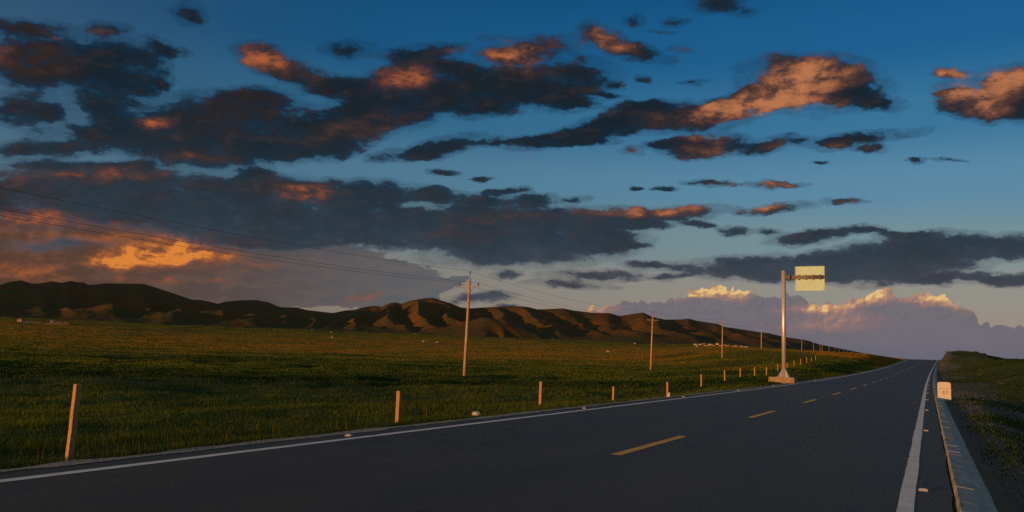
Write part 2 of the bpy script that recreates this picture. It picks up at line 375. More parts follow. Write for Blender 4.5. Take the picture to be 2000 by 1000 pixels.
# asphalt: fine chippings, faint wheel tracks, patches of wear
mt, B, b = material('asphalt', 0.62, 0.25)
co = obj_co(B); sx = B.n('ShaderNodeSeparateXYZ'); B.put(sx.inputs[0], co)
grain = B.noise(co, 160.0, 3.0, 0.7); patch = B.noise(B.v('MULTIPLY', co, (1.0, 0.22, 1.0)), 0.9, 5.0, 0.6)
cr = B.mix(B.ss(patch, 0.3, 0.7), (0.042, 0.045, 0.039), (0.068, 0.070, 0.061))
trk = B.m('MULTIPLY', B.ss(B.m('SINE', B.m('MULTIPLY', B.m('ADD', sx.outputs[0], 0.55), 3.35)), 0.2, 1.0), B.ss(B.noise(B.v('MULTIPLY', co, (1, .05, 1)), 1.3, 3.0), .3, .7))
cr = B.mix(B.m('MULTIPLY', trk, 0.4), cr, (0.043, 0.046, 0.044))
mott = B.noise(co, 22.0, 4.0, 0.75)
cr = B.mix(B.m('MULTIPLY', B.ss(mott, .35, .7), .45), cr, (0.030, 0.032, 0.031)); cr = B.mix(B.m('MULTIPLY', B.ss(B.noise(co, 48.0, 2.0, .6), .60, .72), .5), cr, (0.12, 0.12, 0.11))
cr = B.mix(B.ss(grain, 0.60, 0.74), cr, (0.15, 0.145, 0.135)); cr = B.mix(B.ss(grain, 0.42, 0.30), cr, (0.022, 0.024, 0.024))
spot = B.noise(co, 3.2, 2.0, 0.5)
cr = B.mix(B.m('MULTIPLY', B.ss(spot, 0.70, 0.76), 0.6), cr, (0.022, 0.022, 0.021))
vo = B.n('ShaderNodeTexVoronoi', feature='DISTANCE_TO_EDGE'); B.put(vo.inputs['Vector'], B.v('ADD', B.v('MULTIPLY', co, (.55, .11, 1)), B.v('SCALE', B.noise(co, 1.1, 4.0, .6, out=1), None))); vo.inputs['Scale'].default_value = 1.0
vo.inputs['Vector'].links[0].from_node.inputs[1].links[0].from_node.inputs['Scale'].default_value = 0.35
crack = B.m('MULTIPLY', B.ss(vo.outputs[0], 0.010, 0.003), B.ss(B.noise(co, .22, 2.0), .48, .58))
cr = B.mix(B.m('MULTIPLY', crack, 0.7), cr, (0.016, 0.016, 0.016))
B.put(b.inputs['Base Color'], cr); B.put(b.inputs['Roughness'], B.m('MULTIPLY_ADD', patch, 0.25, 0.5))
bump(B, b, grain, 0.004, 0.9)
M['asphalt'] = mt
def paint(name, c, worn):
    mt, B, b = material(name, 0.7, 0.4)
    co = obj_co(B); g = B.noise(co, 120.0, 3.0, 0.7); w = B.noise(co, 2.2, 5.0, 0.65)
    k = B.ss(B.m('ADD', B.m('MULTIPLY', w, 0.8), B.m('MULTIPLY', g, 0.5)), 0.70, 0.84)
    cc = B.mix(B.ss(w, .35, .65), tuple(x * .8 for x in c), c)
    B.put(b.inputs['Base Color'], B.mix(B.m('MULTIPLY', k, worn), cc, (0.11, 0.105, 0.1)))
    sp = B.noise(co, 5.0, 1.0, 0.4); 
    bump(B, b, g, 0.002, 0.6)
    return mt
M['white_paint'] = paint('white_road_paint', (0.80, 0.76, 0.71), 0.6)
M['yellow_paint'] = paint('yellow_road_paint', (0.80, 0.42, 0.045), 0.6)
M['concrete'] = simple('stained_concrete', (0.20, 0.14, 0.08), (0.36, 0.26, 0.15), 9.0, 0.9, 0.2, 0, 0.006)
M['post'] = simple('post_concrete', (0.30, 0.165, 0.065), (0.46, 0.27, 0.115), 26.0, 0.9, 0.2, 0, 0.004)
M['steel'] = simple('galvanised_steel', (0.52, 0.50, 0.46), (0.68, 0.66, 0.62), 14.0, 0.42, 0.5, 0.55)
M['dark_steel'] = simple('weathered_steel', (0.16, 0.13, 0.10), (0.30, 0.25, 0.19), 22.0, 0.6, 0.4, 0.4)
mt, B, b = material('kerb_concrete', 0.95, 0.15)
co = obj_co(B); n = B.noise(co, 4.0, 6.0, 0.7); f2 = B.noise(co, 30.0, 4.0, 0.7); sx = B.n('ShaderNodeSeparateXYZ'); B.put(sx.inputs[0], co)
cc = B.mix(B.ss(n, .3, .7), (0.20, 0.23, 0.23), (0.38, 0.40, 0.39)); cc = B.mix(B.m('MULTIPLY', B.ss(f2, .52, .66), .55), cc, (0.12, 0.13, 0.125))
moss = B.m('MULTIPLY', B.ss(sx.outputs[0], 0.30, 0.22), B.ss(B.noise(co, 1.4, 3.0), .52, .62)); cc = B.mix(B.m('MULTIPLY', moss, .8), cc, (0.20, 0.15, 0.03))
B.put(b.inputs['Base Color'], cc); bump(B, b, B.m('ADD', n, B.m('MULTIPLY', f2, .5)), 0.02)
M['kerb'] = mt
mt, B, b = material('sign_back', 0.5, 0.4, 0.0)
co = obj_co(B); st = B.noise(B.v('MULTIPLY', co, (1.6, 1.0, 0.5)), 4.0, 6.0, 0.7); sp = B.noise(co, 9.0, 4.0, 0.65)
cc = B.mix(B.ss(st, .35, .7), (0.43, 0.66, 0.55), (0.36, 0.54, 0.42))
B.put(b.inputs['Base Color'], B.mix(B.m('MULTIPLY', B.ss(sp, .60, .70), .55), cc, (0.33, 0.26, 0.14)))
M['sign_back'] = mt
M['white'] = simple('white_lime_paint', (0.48, 0.46, 0.40), (0.60, 0.58, 0.51), 12.0, 0.8, 0.3, 0, 0.003)
M['letter'] = simple('faded_letter_paint', (0.30, 0.13, 0.05), (0.45, 0.24, 0.12), 40.0)
M['wood'] = simple('pole_concrete', (0.32, 0.21, 0.11), (0.46, 0.32, 0.18), 5.0, 0.9, 0.2)
M['porcelain'] = simple('brown_porcelain', (0.05, 0.035, 0.03), (0.09, 0.06, 0.05), 10.0, 0.3, 0.5)
M['wire'] = simple('aluminium_wire', (0.06, 0.055, 0.05), (0.09, 0.08, 0.075), 3.0, 0.7, 0.3)
M['stone'] = simple('pale_stone', (0.34, 0.31, 0.26), (0.50, 0.46, 0.40), 8.0, 0.9, 0.2, 0, 0.01)
M['mud_wall'] = simple('mud_brick', (0.26, 0.15, 0.08), (0.42, 0.26, 0.16), 0.5, 0.95, 0.1)
M['mud_roof'] = simple('flat_mud_roof', (0.10, 0.065, 0.04), (0.16, 0.10, 0.06), 0.4, 0.95, 0.1)
M['whitewash'] = simple('whitewash', (0.45, 0.40, 0.35), (0.60, 0.55, 0.50), 0.4, 0.9, 0.2)
M['red_roof'] = simple('brick_roof', (0.30, 0.12, 0.06), (0.42, 0.20, 0.11), 0.4, 0.9, 0.2)
M['canvas'] = simple('white_canvas', (0.30, 0.29, 0.26), (0.40, 0.38, 0.35), 1.0, 0.9, 0.2)
M['dark_opening'] = simple('door_gap', (0.03, 0.025, 0.02), (0.05, 0.04, 0.03), 1.0)
M['bark'] = simple('bush_bark', (0.07, 0.05, 0.035), (0.12, 0.09, 0.06), 6.0)
M['leaf'] = simple('bush_leaves', (0.045, 0.055, 0.018), (0.09, 0.09, 0.03), 2.0, 0.8, 0.2)
M['pebble'] = simple('dark_pebbles', (0.07, 0.068, 0.06), (0.15, 0.14, 0.125), 14.0, 0.95, 0.1)
M['stud'] = simple('stud_shell', (0.30, 0.30, 0.29), (0.40, 0.40, 0.38), 30.0, 0.6, 0.3)
M['gravel_grit'] = simple('verge_grit', (0.20, 0.18, 0.15), (0.40, 0.36, 0.30), 14.0, 0.95, 0.1, 0, 0.02)

# grassland: green sward, straw patches, bare earth; position decides the mixture and paints in sunlit and shaded bands
def grassland(name, near_bump=0.12):
    mt, B, b = material(name, 0.95, 0.1)
    co = obj_co(B)
    big = B.noise(co, 0.012, 5.0, 0.6); mid = B.noise(B.v('MULTIPLY', co, (1.0, 1.0, 0.3)), 0.13, 6.0, 0.65); fine = B.noise(co, 1.6, 6.0, 0.7); tiny = B.noise(co, 11.0, 4.0, 0.7)
    green = B.mix(B.ss(fine, .35, .65), (0.026, 0.052, 0.008), (0.062, 0.092, 0.013))
    straw = B.mix(B.ss(fine, .35, .65), (0.15, 0.080, 0.010), (0.24, 0.135, 0.018))
    return mt, B, b, co, big, mid, fine, tiny, green, straw
mt, B, b, co, big, mid, fine, tiny, green, straw = grassland('meadow_ground')
at = B.n('ShaderNodeAttribute', attribute_name='dry_lit'); bare = B.n('ShaderNodeAttribute', attribute_name='bare')
f = B.ss(B.m('ADD', B.m('MULTIPLY_ADD', mid, 0.9, -0.45), at.outputs['Fac']), 0.30, 0.75)
cc = B.mix(f, green, straw)
cc = B.mix(B.m('MULTIPLY', B.ss(B.m('ADD', B.m('MULTIPLY_ADD', fine, 0.8, -0.4), bare.outputs['Fac']), .35, .65), 0.9), cc, B.mix(tiny, (0.085, 0.075, 0.062), (0.16, 0.145, 0.125)))
B.put(b.inputs['Base Color'], cc)
bump(B, b, B.m('ADD', B.m('MULTIPLY', fine, 0.55), B.m('MULTIPLY', tiny, 0.12)), 0.6, 1.0)
M['meadow'] = mt
mt, B, b, co, big, mid, fine, tiny, green, straw = grassland('hill_ground')
ny = B.noise(co, 0.02, 6.0, 0.6)
cc = B.mix(B.ss(ny, .40, .60), (0.070, 0.056, 0.014), (0.125, 0.052, 0.012))
hz = B.n('ShaderNodeSeparateXYZ'); B.put(hz.inputs[0], co)
low = B.ss(B.m('MULTIPLY_ADD', ny, 50.0, hz.outputs[2]), 105, 45)
cc = B.mix(B.m('MULTIPLY', low, 0.7), cc, (0.046, 0.046, 0.010))
cc = B.mix(B.m('MULTIPLY', B.ss(B.noise(co, 0.05, 5.0, .65), .50, .66), 0.55), cc, (0.034, 0.042, 0.010))
B.put(b.inputs['Base Color'], cc)
bump(B, b, B.noise(co, 0.06, 7.0, 0.62), 4.0, 0.8)
M['hill'] = mt
def blade_mat(name, a, c, d):
    mt, B, b = material(name, 0.7, 0.25)
    at = B.n('ShaderNodeAttribute', attribute_name='tone')
    B.put(b.inputs['Base Color'], B.ramp(at.outputs['Fac'], [(0, a), (.55, c), (1, d)]))
    tr = B.n('ShaderNodeBsdfTranslucent'); B.l.new(b.inputs['Base Color'].links[0].from_socket, tr.inputs[0])
    ms = B.n('ShaderNodeMixShader'); ms.inputs[0].default_value = 0.5
    out = [x for x in mt.node_tree.nodes if x.type == 'OUTPUT_MATERIAL'][0]
    B.l.new(b.outputs[0], ms.inputs[1]); B.l.new(tr.outputs[0], ms.inputs[2]); B.l.new(ms.outputs[0], out.inputs[0])
    return mt
M['blades'] = blade_mat('grass_blades', (0.018, 0.046, 0.008), (0.085, 0.125, 0.010), (0.26, 0.150, 0.014))

# ------------------------------------------------------------------ lie of the land
ROAD_L, ROAD_R = -8.35, 0.20
def road_dx(y): return 5.0e-5 * np.clip(y - 40, 0, 400) ** 2
def road_z(y):
    z = 6.6e-5 * np.clip(y - 32, 0, None) ** 2
    s = np.clip(y - 262, 0, None)
    z = np.minimum(z, 6.6e-5 * 500 ** 2)
    return np.where(y > 262, np.maximum(3.49 + 0.03 * np.clip(s, 0, 60) - 4.0e-4 * s ** 2, -6.0), z)
COLS = [  # bearing (as the photo column) -> distance, height of the open ground
 (-1400, [(5,-.3),(30,-.8),(300,-.8),(800,4),(1500,30),(3000,90)]),
 (-500, [(5,-.2),(30,-.8),(80,-.9),(300,-.9),(500,2.0),(900,11),(1400,27),(3000,60)]),
 (0,    [(5,-.15),(10,-.3),(30,-.8),(80,-.95),(300,-.9),(500,2.3),(900,12.6),(1400,29),(3000,60)]),
 (450,  [(5,-.15),(12,-.3),(30,-.75),(80,-.9),(300,-.8),(500,1.5),(900,10),(1450,29),(3000,60)]),
 (900,  [(5,-.1),(16,-.3),(40,-.6),(68,-.78),(300,-.7),(700,5),(1500,31),(3000,60)]),
 (1270, [(5,-.1),(30,-.35),(60,-.5),(124,-.55),(300,.3),(600,5),(1000,14.5),(1500,28),(3000,50)]),
 (1410, [(5,-.1),(40,-.3),(100,-.1),(182,1.8),(230,3.9),(300,4.2),(600,8.3),(1000,19.0),(1500,31),(3000,45)]),
 (1487, [(5,-.1),(40,-.3),(100,.2),(182,2.5),(252,5.2),(330,5.6),(600,9.5),(1000,17),(1500,28),(3000,40)]),
 (1560, [(5,-.1),(60,-.2),(100,1.0),(180,2.8),(240,4.7),(330,5.8),(600,9),(1500,23),(3000,30)]),
 (1650, [(5,-.1),(60,0),(100,.5),(150,1.5),(210,3.7),(260,5.2),(330,5.4),(600,6.5),(1500,17),(3000,20)]),
 (1760, [(5,-.1),(60,0),(150,1.2),(220,3.5),(250,4.4),(330,4.0),(800,4),(1500,8),(3000,5)]),
 (1840, [(5,-.2),(50,.1),(100,.9),(150,2.4),(190,4.9),(240,4.9),(400,3.5),(1500,2),(3000,0)]),
 (1900, [(5,-.5),(12,-1.3),(30,-1.5),(60,-.5),(100,.8),(150,2.8),(180,4.3),(250,4.2),(600,2.5),(3000,0)]),
 (2000, [(5,-.6),(10,-1.4),(30,-1.7),(60,-.5),(100,1.2),(130,2.5),(160,2.7),(300,2.6),(1500,2),(3000,0)]),
 (2600, [(5,-.6),(10,-1.5),(30,-1.8),(60,-.6),(100,1.2),(130,2.0),(300,3),(3000,0)]),
]
RG = np.log(np.geomspace(4, 3000, 120))
AZ_C = np.array([sky_uv(c[0], 690)[0] for c in COLS])
TAB = np.array([np.interp(RG, np.log([p[0] for p in c[1]]), [p[1] for p in c[1]]) for c in COLS])
for _ in range(3): TAB[:, 1:-1] = 0.25 * TAB[:, :-2] + 0.5 * TAB[:, 1:-1] + 0.25 * TAB[:, 2:]
AZ_F = np.linspace(AZ_C[0], AZ_C[-1], 260)
TABF = np.stack([np.interp(AZ_F, AZ_C, TAB[:, j]) for j in range(TAB.shape[1])], 1)
for _ in range(10): TABF[1:-1] = 0.25 * TABF[:-2] + 0.5 * TABF[1:-1] + 0.25 * TABF[2:]
def open_ground(x, y):
    a = np.clip(np.arctan2(x, y), AZ_F[0], AZ_F[-1]); r = np.log(np.clip(np.hypot(x, y), 4.01, 2999))
    ia = np.clip((a - AZ_F[0]) / (AZ_F[1] - AZ_F[0]), 0, len(AZ_F) - 1.001); ir = np.clip((r - RG[0]) / (RG[1] - RG[0]), 0, len(RG) - 1.001)
    a0 = ia.astype(int); r0 = ir.astype(int); fa = ia - a0; fr = ir - r0
    return (TABF[a0, r0] * (1 - fa) + TABF[a0 + 1, r0] * fa) * (1 - fr) + (TABF[a0, r0 + 1] * (1 - fa) + TABF[a0 + 1, r0 + 1] * fa) * fr
def ground_z(x, y, rough=True):
    x = np.asarray(x, float); y = np.asarray(y, float)
    dx = road_dx(y); zr = road_z(y) - 0.03
    left = ROAD_L + dx - x; right = x - (ROAD_R + dx)
    og = open_ground(x, y)
    r = np.hypot(x, y)
    if rough:
        og = og + 0.09 * fbm(x * .40, y * .40, 4, 3) * smooth((r - 4) / 20) + 0.27 * fbm(x * .11, y * .13, 3, 9) * smooth((r - 12) / 30) * smooth((1500 - r) / 900) + 1.2 * fbm(x * .012, y * .012, 3, 21) * smooth((r - 250) / 600)
    wl = smooth((left - 0.15) / np.clip(2.2 + y * .03, 2.2, 12)); wr = smooth((right - 0.75) / np.clip(4 + y * .05, 4, 14))
    behind = smooth((r - 340) / 200)
    w = np.where(left > 0, wl, np.where(right > 0, wr, 0.0))
    z = zr * (1 - w) + og * w
    ym = smooth((y - 150) / 45) * smooth((310 - y) / 40) * (right > 0.4)
    cut = np.interp(right, [0.4, 1.7, 2.6, 9, 9.9, 15, 25, 60], [0, 2.3, 2.85, 2.8, 2.35, 1.2, 1.1, 1.0]) + (0.35 * fbm(x * .5, y * .12, 3, 14) * smooth((right - .8) / 1.5) if rough else 0)
    z = z * (1 - ym) + (zr + cut) * ym
    # the strip under the road beyond the crest simply runs on below the skyline
    return z
# the sheet: fine near the camera, coarse towards the hills
th = np.concatenate([np.linspace(R(-150), R(-66), 40)[:-1], np.linspace(R(-66), R(12), 620)[:-1], np.linspace(R(12), R(150), 50)])
rr = np.concatenate([[0.3, 1.2], np.geomspace(2.2, 120, 230), np.geomspace(122, 3000, 150)])
TH, RR = np.meshgrid(th, rr, indexing='ij')
GX, GY = RR * np.sin(TH), RR * np.cos(TH)
GZ = ground_z(GX, GY)
far = smooth((RR - 2400) / 500); 
ground = grid_mesh('ground', GX, GY, GZ, M['meadow'])
tag(ground, kind='structure')
def bearing_px(x, y):                # photo column of a bearing at the horizon
    return np.interp(np.arctan2(x, y), [sky_uv(c, 690)[0] for c in range(-1000, 2400, 50)], range(-1000, 2400, 50))
px_ = bearing_px(GX, GY)
left_ = ROAD_L + road_dx(GY) - GX; right_ = GX - ROAD_R - road_dx(GY)
dry_lit = np.where(left_ > 0, np.interp(np.log(RR), np.log([5, 11, 18, 50, 100, 160, 230, 330, 700, 1200]), [.44, .42, .18, .16, .45, .58, .62, .95, .95, .50]), 0.36)  # straw by distance also paints the sunlit and shaded bands of the field
bank = smooth((px_ - 1555) / 60) * smooth((1790 - px_) / 30) * smooth((RR - 120) / 40)
dry_lit = dry_lit + 0.2 * bank + 0.75 * smooth((px_ - 1585) / 25) * smooth((1800 - px_) / 30) * smooth((RR - 165) / 45)
bare_ = np.where(right_ > 0, smooth((5.5 - right_) / 5) * 0.62 + 0.22 + 0.25 * fbm(GX * .3, GY * .12, 3, 15), 0) + np.where((left_ > -.5) & (left_ < 1), 0.45 * smooth((0.5 - left_) / .5), 0) + 0.35 * bank * smooth((px_ - 1560) / 60)
trackd = np.abs(right_ - (7.0 + 0.10 * GY)); bare_ = bare_ + np.where(right_ > 0, 0.6 * smooth((2.2 - trackd) / 1.5) * smooth((GY - 15) / 20), 0)
for nm, arr in (('dry_lit', dry_lit), ('bare', bare_)):
    a = ground.data.attributes.new(nm, 'FLOAT', 'POINT'); a.data.foreach_set('value', arr.reshape(-1).astype(np.float32))

# ------------------------------------------------------------------ road, markings, kerb
ys = np.concatenate([np.arange(-30, 60, 0.75), np.arange(60, 420, 3.0)])
def strip(name, x0, x1, ys, lift, mat, edge=0.0, seed=0, cols=None, kind='structure'):
    n = cols or 2
    t = np.linspace(0, 1, n)[:, None]
    xa = x0 + edge * fbm(ys * 1.3, ys * 0 + seed, 4, seed); xb = x1 + edge * fbm(ys * 1.3, ys * 0 + 7 + seed, 4, seed + 5)
    X = xa[None] * (1 - t) + xb[None] * t + road_dx(ys)[None]
    Y = np.repeat(ys[None], n, 0); Z = np.repeat(road_z(ys)[None], n, 0) + lift
    o = grid_mesh(name, X, Y, Z, mat); tag(o, kind=kind)
    return o
strip('road', ROAD_L, ROAD_R, ys, 0.0, M['asphalt'], 0.03, 2, 14)
yf = np.concatenate([np.arange(-5, 40, 0.25), np.arange(40, 420, 2.0)])
strip('verge', ROAD_L - 0.22, ROAD_L + 0.02, yf, 0.006, M['gravel_grit'], 0.07, 31)
strip('edge_line', -7.93, -7.78, yf, 0.004, M['white_paint'], 0.004, 4)
strip('edge_line', -0.305, -0.155, yf, 0.004, M['white_paint'], 0.006, 14)
for k in range(40):
    y0 = 11.2 + 9.85 * (k - 1)
    if y0 > 330: break
    strip('lane_dash', -4.04, -3.89, np.linspace(y0, y0 + 3.6, 6), 0.004, M['yellow_paint'])
# kerb ridge of cast blocks along the right edge, with open joints
kb = MB(); y = -3.0; i = 0
while y < 300:
    L = (0.5 + 0.25 * rng.random()) if y < 45 else 2.0
    j = rng.normal(0, 0.002, 3); y1 = y + L - 0.007
    prof = [(0.215 + j[0], -0.15), (0.222 + j[0], 0.035 + j[1]), (0.24 + j[0], 0.088 + j[1]), (0.40 + j[0], 0.070 + j[1]), (0.62 + j[2], -0.05), (0.72 + j[2], -0.35)]
    b0 = len(kb.v)
    for yy in (y, y1):
        for (x, z) in prof: kb.v.append((x + float(road_dx(np.array(yy))), yy, z + float(road_z(np.array(yy)))))
    n = len(prof)
    kb.f.append(tuple(b0 + q for q in range(n))); kb.f.append(tuple(b0 + n + q for q in range(n))[::-1])
    for q in range(n): kb.f.append((b0 + q, b0 + n + q, b0 + n + (q + 1) % n, b0 + (q + 1) % n))
    y += L
kerb = kb.build('kerb', M['kerb']); tag(kerb, kind='structure')

# ------------------------------------------------------------------ hills
SKYL = [(-1500,470),(-1000,500),(-600,530),(-300,552),(-100,556),(0,556),(20,550),(42,547),(60,553),(75,553.5),(103,549),(120,552),(138,548),(150,551),(163,551),(172,556),(190,555),(205,553),(280,554),(300,560),(340,573),(375,585),(390,585),(415,590),(425,593),(440,589),(470,586),(500,585.5),(525,590),(545,599),(560,600),(580,600),(598,605),(650,611),(675,606),(690,605),(720,598),(732,597),(745,599),(760,592),(770,590),(785,593),(800,587),(830,582),(845,581),(860,586),(880,592),(900,600),(915,602),(950,600),(1000,597),(1030,599),(1050,604),(1100,602),(1120,606),(1160,611),(1190,611),(1210,617),(1240,612),(1256,610),(1275,619),(1300,624),(1330,623.5),(1345,622),(1360,626),(1400,632),(1415,638),(1450,643),(1480,648),(1500,650),(1535,658),(1575,664),(1600,672),(1640,680),(1680,688),(1710,694),(1760,703),(1850,716)]
hpx = np.concatenate([np.linspace(-1500, -60, 160)[:-1], np.linspace(-60, 1850, 960)])
sky_y = np.interp(hpx, [q[0] for q in SKYL], [q[1] for q in SKYL])
AE = np.array([sky_uv(a, c) for a, c in zip(hpx, sky_y)]); haz, hel = AE[:, 0], AE[:, 1]
RIDGE = np.interp(hpx, [-1500, -500, 0, 900, 1300, 1850], [1500, 1900, 2250, 2350, 2250, 2100])
FOOT = np.interp(hpx, [-1500, -500, 0, 900, 1300, 1850], [900, 1150, 1330, 1430, 1420, 1600])
SPURS = [(-1400,.8),(-1150,1),(-900,.8),(-620,1),(-420,.8),(-250,1),(-120,.7),(-20,.5),(60,.4),(122,.4),(205,.4),(262,.5),(330,.8),(405,1),(470,.6),(535,.95),(588,1),(640,.5),(690,.9),(745,.8),(800,1),(858,.9),(905,.8),(960,.75),(1010,1),(1100,.55),(1165,.5),(1262,1.15),(1335,.5),(1405,.85),(1480,.7),(1560,.7),(1650,.6),(1760,.5)]
T = np.concatenate([np.linspace(-0.12, 1.0, 130), np.linspace(1.0, 1.9, 30)[1:]])
HP, TT = np.meshgrid(hpx, T, indexing='ij')
HAZ = np.repeat(haz[:, None], len(T), 1); HRR = RIDGE[:, None] * TT + FOOT[:, None] * (1 - TT)
wob = 34 * fbm(HP * .010, TT * 2.2, 3, 41) + np.interp(HP, [-1500, 300, 700, 1000, 1500], [20, 20, 40, 85, 80])
spx = np.array([q[0] for q in SPURS], float); sh = np.array([q[1] for q in SPURS])
q = HP - wob * (TT < 1.01) * np.clip(1 - TT, 0, 1)
idx = np.clip(np.searchsorted(spx, q) - 1, 0, len(spx) - 2)
a0, a1 = spx[idx], spx[idx + 1]; u = np.clip((q - a0) / (a1 - a0), 0, 1)
val = 1 - np.abs(2 * u - 1)                     # 0 on a spur, 1 in the gully between two
val = smooth(val) * 0.3 + val * 0.7
hgt = sh[idx] * (1 - u) + sh[idx + 1] * u
X_, Y_ = HRR * np.sin(HAZ), HRR * np.cos(HAZ)
base_z = open_ground(X_, Y_)
top_z = EYE + np.tan(hel)[:, None] * RIDGE[:, None]
base_r = base_z[:, np.argmin(np.abs(T - 1.0))][:, None]
tc = np.clip(TT, 0, 1)
crest_prof = 1 - (1 - tc) ** 1.55 * (1.15 - 0.15 * tc); gully_prof = tc ** 2.1
prof = gully_prof + (crest_prof - gully_prof) * (1 - val) * np.clip(hgt, .3, 1.1) * 0.70
rid = 1 - np.abs(fbm(X_ * .008, Y_ * .008, 5, 77, .55)) 
foot_z = base_z * (1 - tc) + base_r * tc
dh = (top_z - base_r)
HZ = foot_z + dh * prof + (rid - .75) * 0.10 * dh * tc * (1 - tc) * 4 + fbm(X_ * .006, Y_ * .006, 3, 56) * 9.0 * tc * (1 - tc) * 2 + fbm(X_ * .03, Y_ * .03, 3, 55) * 1.6 * smooth(tc * 6) * (1 - tc)
# low mounds in front of the range
def mound(px, dist, half, h, lng):
    a = sky_uv(px, 690)[0]; cx, cy = dist * math.sin(a), dist * math.cos(a)
    ur = np.array([math.sin(a), math.cos(a)]); ut = np.array([math.cos(a), -math.sin(a)])
    d1 = ((X_ - cx) * ut[0] + (Y_ - cy) * ut[1]) / half; d2 = ((X_ - cx) * ur[0] + (Y_ - cy) * ur[1]) / lng
    return h * np.exp(-(d1 ** 2 + d2 ** 2) * 1.6)
for args in ((200, 1560, 70, 17, 110), (325, 1500, 36, 13, 80), (395, 1600, 60, 16, 90), (965, 1560, 100, 30, 130), (480, 1520, 45, 10, 70), (1240, 1600, 90, 14, 160)):
    HZ = HZ + mound(*args)
sink = np.clip(-TT / 0.12, 0, 1); HZ = HZ - 3.0 * sink - 0.4
back = np.clip(TT - 1, 0, 1); HZ = np.where(TT > 1, top_z - back * (top_z + 60) * 1.1, HZ)
# nothing in front may stand above the line of sight to the skyline
lim = EYE + np.tan(hel)[:, None] * HRR - 0.5; HZ = np.where(TT < 0.999, np.minimum(HZ, lim), HZ)
hills = grid_mesh('hills', X_, Y_, HZ, M['hill']); tag(hills, kind='structure')
# unseen ridge added out of view on the left to shade the first summits
def shade_ridge(name, pts, width):
    P = np.array(pts, float); t = np.linspace(0, len(P) - 1, 90); c = np.stack([np.interp(t, np.arange(len(P)), P[:, k]) for k in range(3)], 1)
    d = np.gradient(c[:, :2], axis=0); d /= np.linalg.norm(d, axis=1)[:, None]; nrm = np.stack([d[:, 1], -d[:, 0]], 1)
    w = np.linspace(-1, 1, 41); X = c[:, 0][:, None] + nrm[:, 0][:, None] * w * width; Y = c[:, 1][:, None] + nrm[:, 1][:, None] * w * width
    Z = (c[:, 2] * (1 + .10 * fbm(t * .7, t * 0, 4, 8)))[:, None] * (1 - np.abs(w)[None] ** 1.3) ** 1.2 * (1 + .15 * fbm(X * .006, Y * .006, 4, 31)) - 4
    o = grid_mesh(name, X, Y, Z, M['hill']); tag(o, kind='structure'); return o
shade_ridge('hills', [(-1880, -420, 5), (-1960, -415, 120), (-2050, -410, 195), (-2300, -400, 228), (-2700, -380, 290), (-3300, -200, 280), (-3900, 300, 120)], 430)  # added shading ridge, only shares its object name with the visible range
#OBJECTS#

# ------------------------------------------------------------------ grass that stands up from the sheet (nobody could count it)
def sheet_z(x, y):
    a = np.arctan2(x, y); r = np.hypot(x, y)
    ia = np.clip(np.searchsorted(th, a) - 1, 0, len(th) - 2); ir = np.clip(np.searchsorted(rr, r) - 1, 0, len(rr) - 2)
    fa = np.clip((a - th[ia]) / (th[ia + 1] - th[ia]), 0, 1); fr = np.clip((r - rr[ir]) / (rr[ir + 1] - rr[ir]), 0, 1)
    return (GZ[ia, ir] * (1 - fa) + GZ[ia + 1, ir] * fa) * (1 - fr) + (GZ[ia, ir + 1] * (1 - fa) + GZ[ia + 1, ir + 1] * fa) * fr
def sheet_val(arr, x, y):
    a = np.arctan2(x, y); r = np.hypot(x, y)
    ia = np.clip(np.searchsorted(th, a), 0, len(th) - 1); ir = np.clip(np.searchsorted(rr, r), 0, len(rr) - 1)
    return arr[ia, ir]
def grass(name, x, y, h, w, tone, lean=0.35, sink=0.03):
    n = len(x); z = sheet_z(x, y) - sink
    d = rng.uniform(0, 2 * math.pi, n); tx, ty = np.cos(d) * w / 2, np.sin(d) * w / 2
    ld = rng.uniform(0, 2 * math.pi, n); L = lean * h * rng.uniform(.2, 1, n)
    co = np.empty((n, 3, 3)); co[:, 0] = np.stack([x - tx, y - ty, z], 1); co[:, 1] = np.stack([x + tx, y + ty, z], 1)
    co[:, 2] = np.stack([x + np.cos(ld) * L, y + np.sin(ld) * L, z + h + sink], 1)
    o = raw_mesh(name, co.reshape(-1, 3), np.arange(3 * n).reshape(-1, 3), M['blades'], False)
    a = o.data.attributes.new('tone', 'FLOAT', 'POINT'); a.data.foreach_set('value', np.repeat(np.clip(tone, 0, 1), 3).astype(np.float32))
    return tag(o, kind='stuff')
def scatter(n, r0, r1, a0, a1, pw=0.0):
    r = np.exp(rng.uniform(math.log(r0), math.log(r1), n)); a = rng.uniform(a0, a1, n)
    return r * np.sin(a), r * np.cos(a), r
A0, A1 = R(-62), R(2)
xs, ysc, hs, ws, tn = [], [], [], [], []
def add_grass(x, y, h, w, t): xs.append(x); ysc.append(y); hs.append(h); ws.append(w); tn.append(t)
def patchy(x, y):                    # straw share of the sward, painted light and dark bands included
    return sheet_val(dry_lit, x, y) * 0.80 + 0.34 * fbm(x * .055, y * .055, 5, 90) + 0.10 * fbm(x * .9, y * .9, 2, 91)
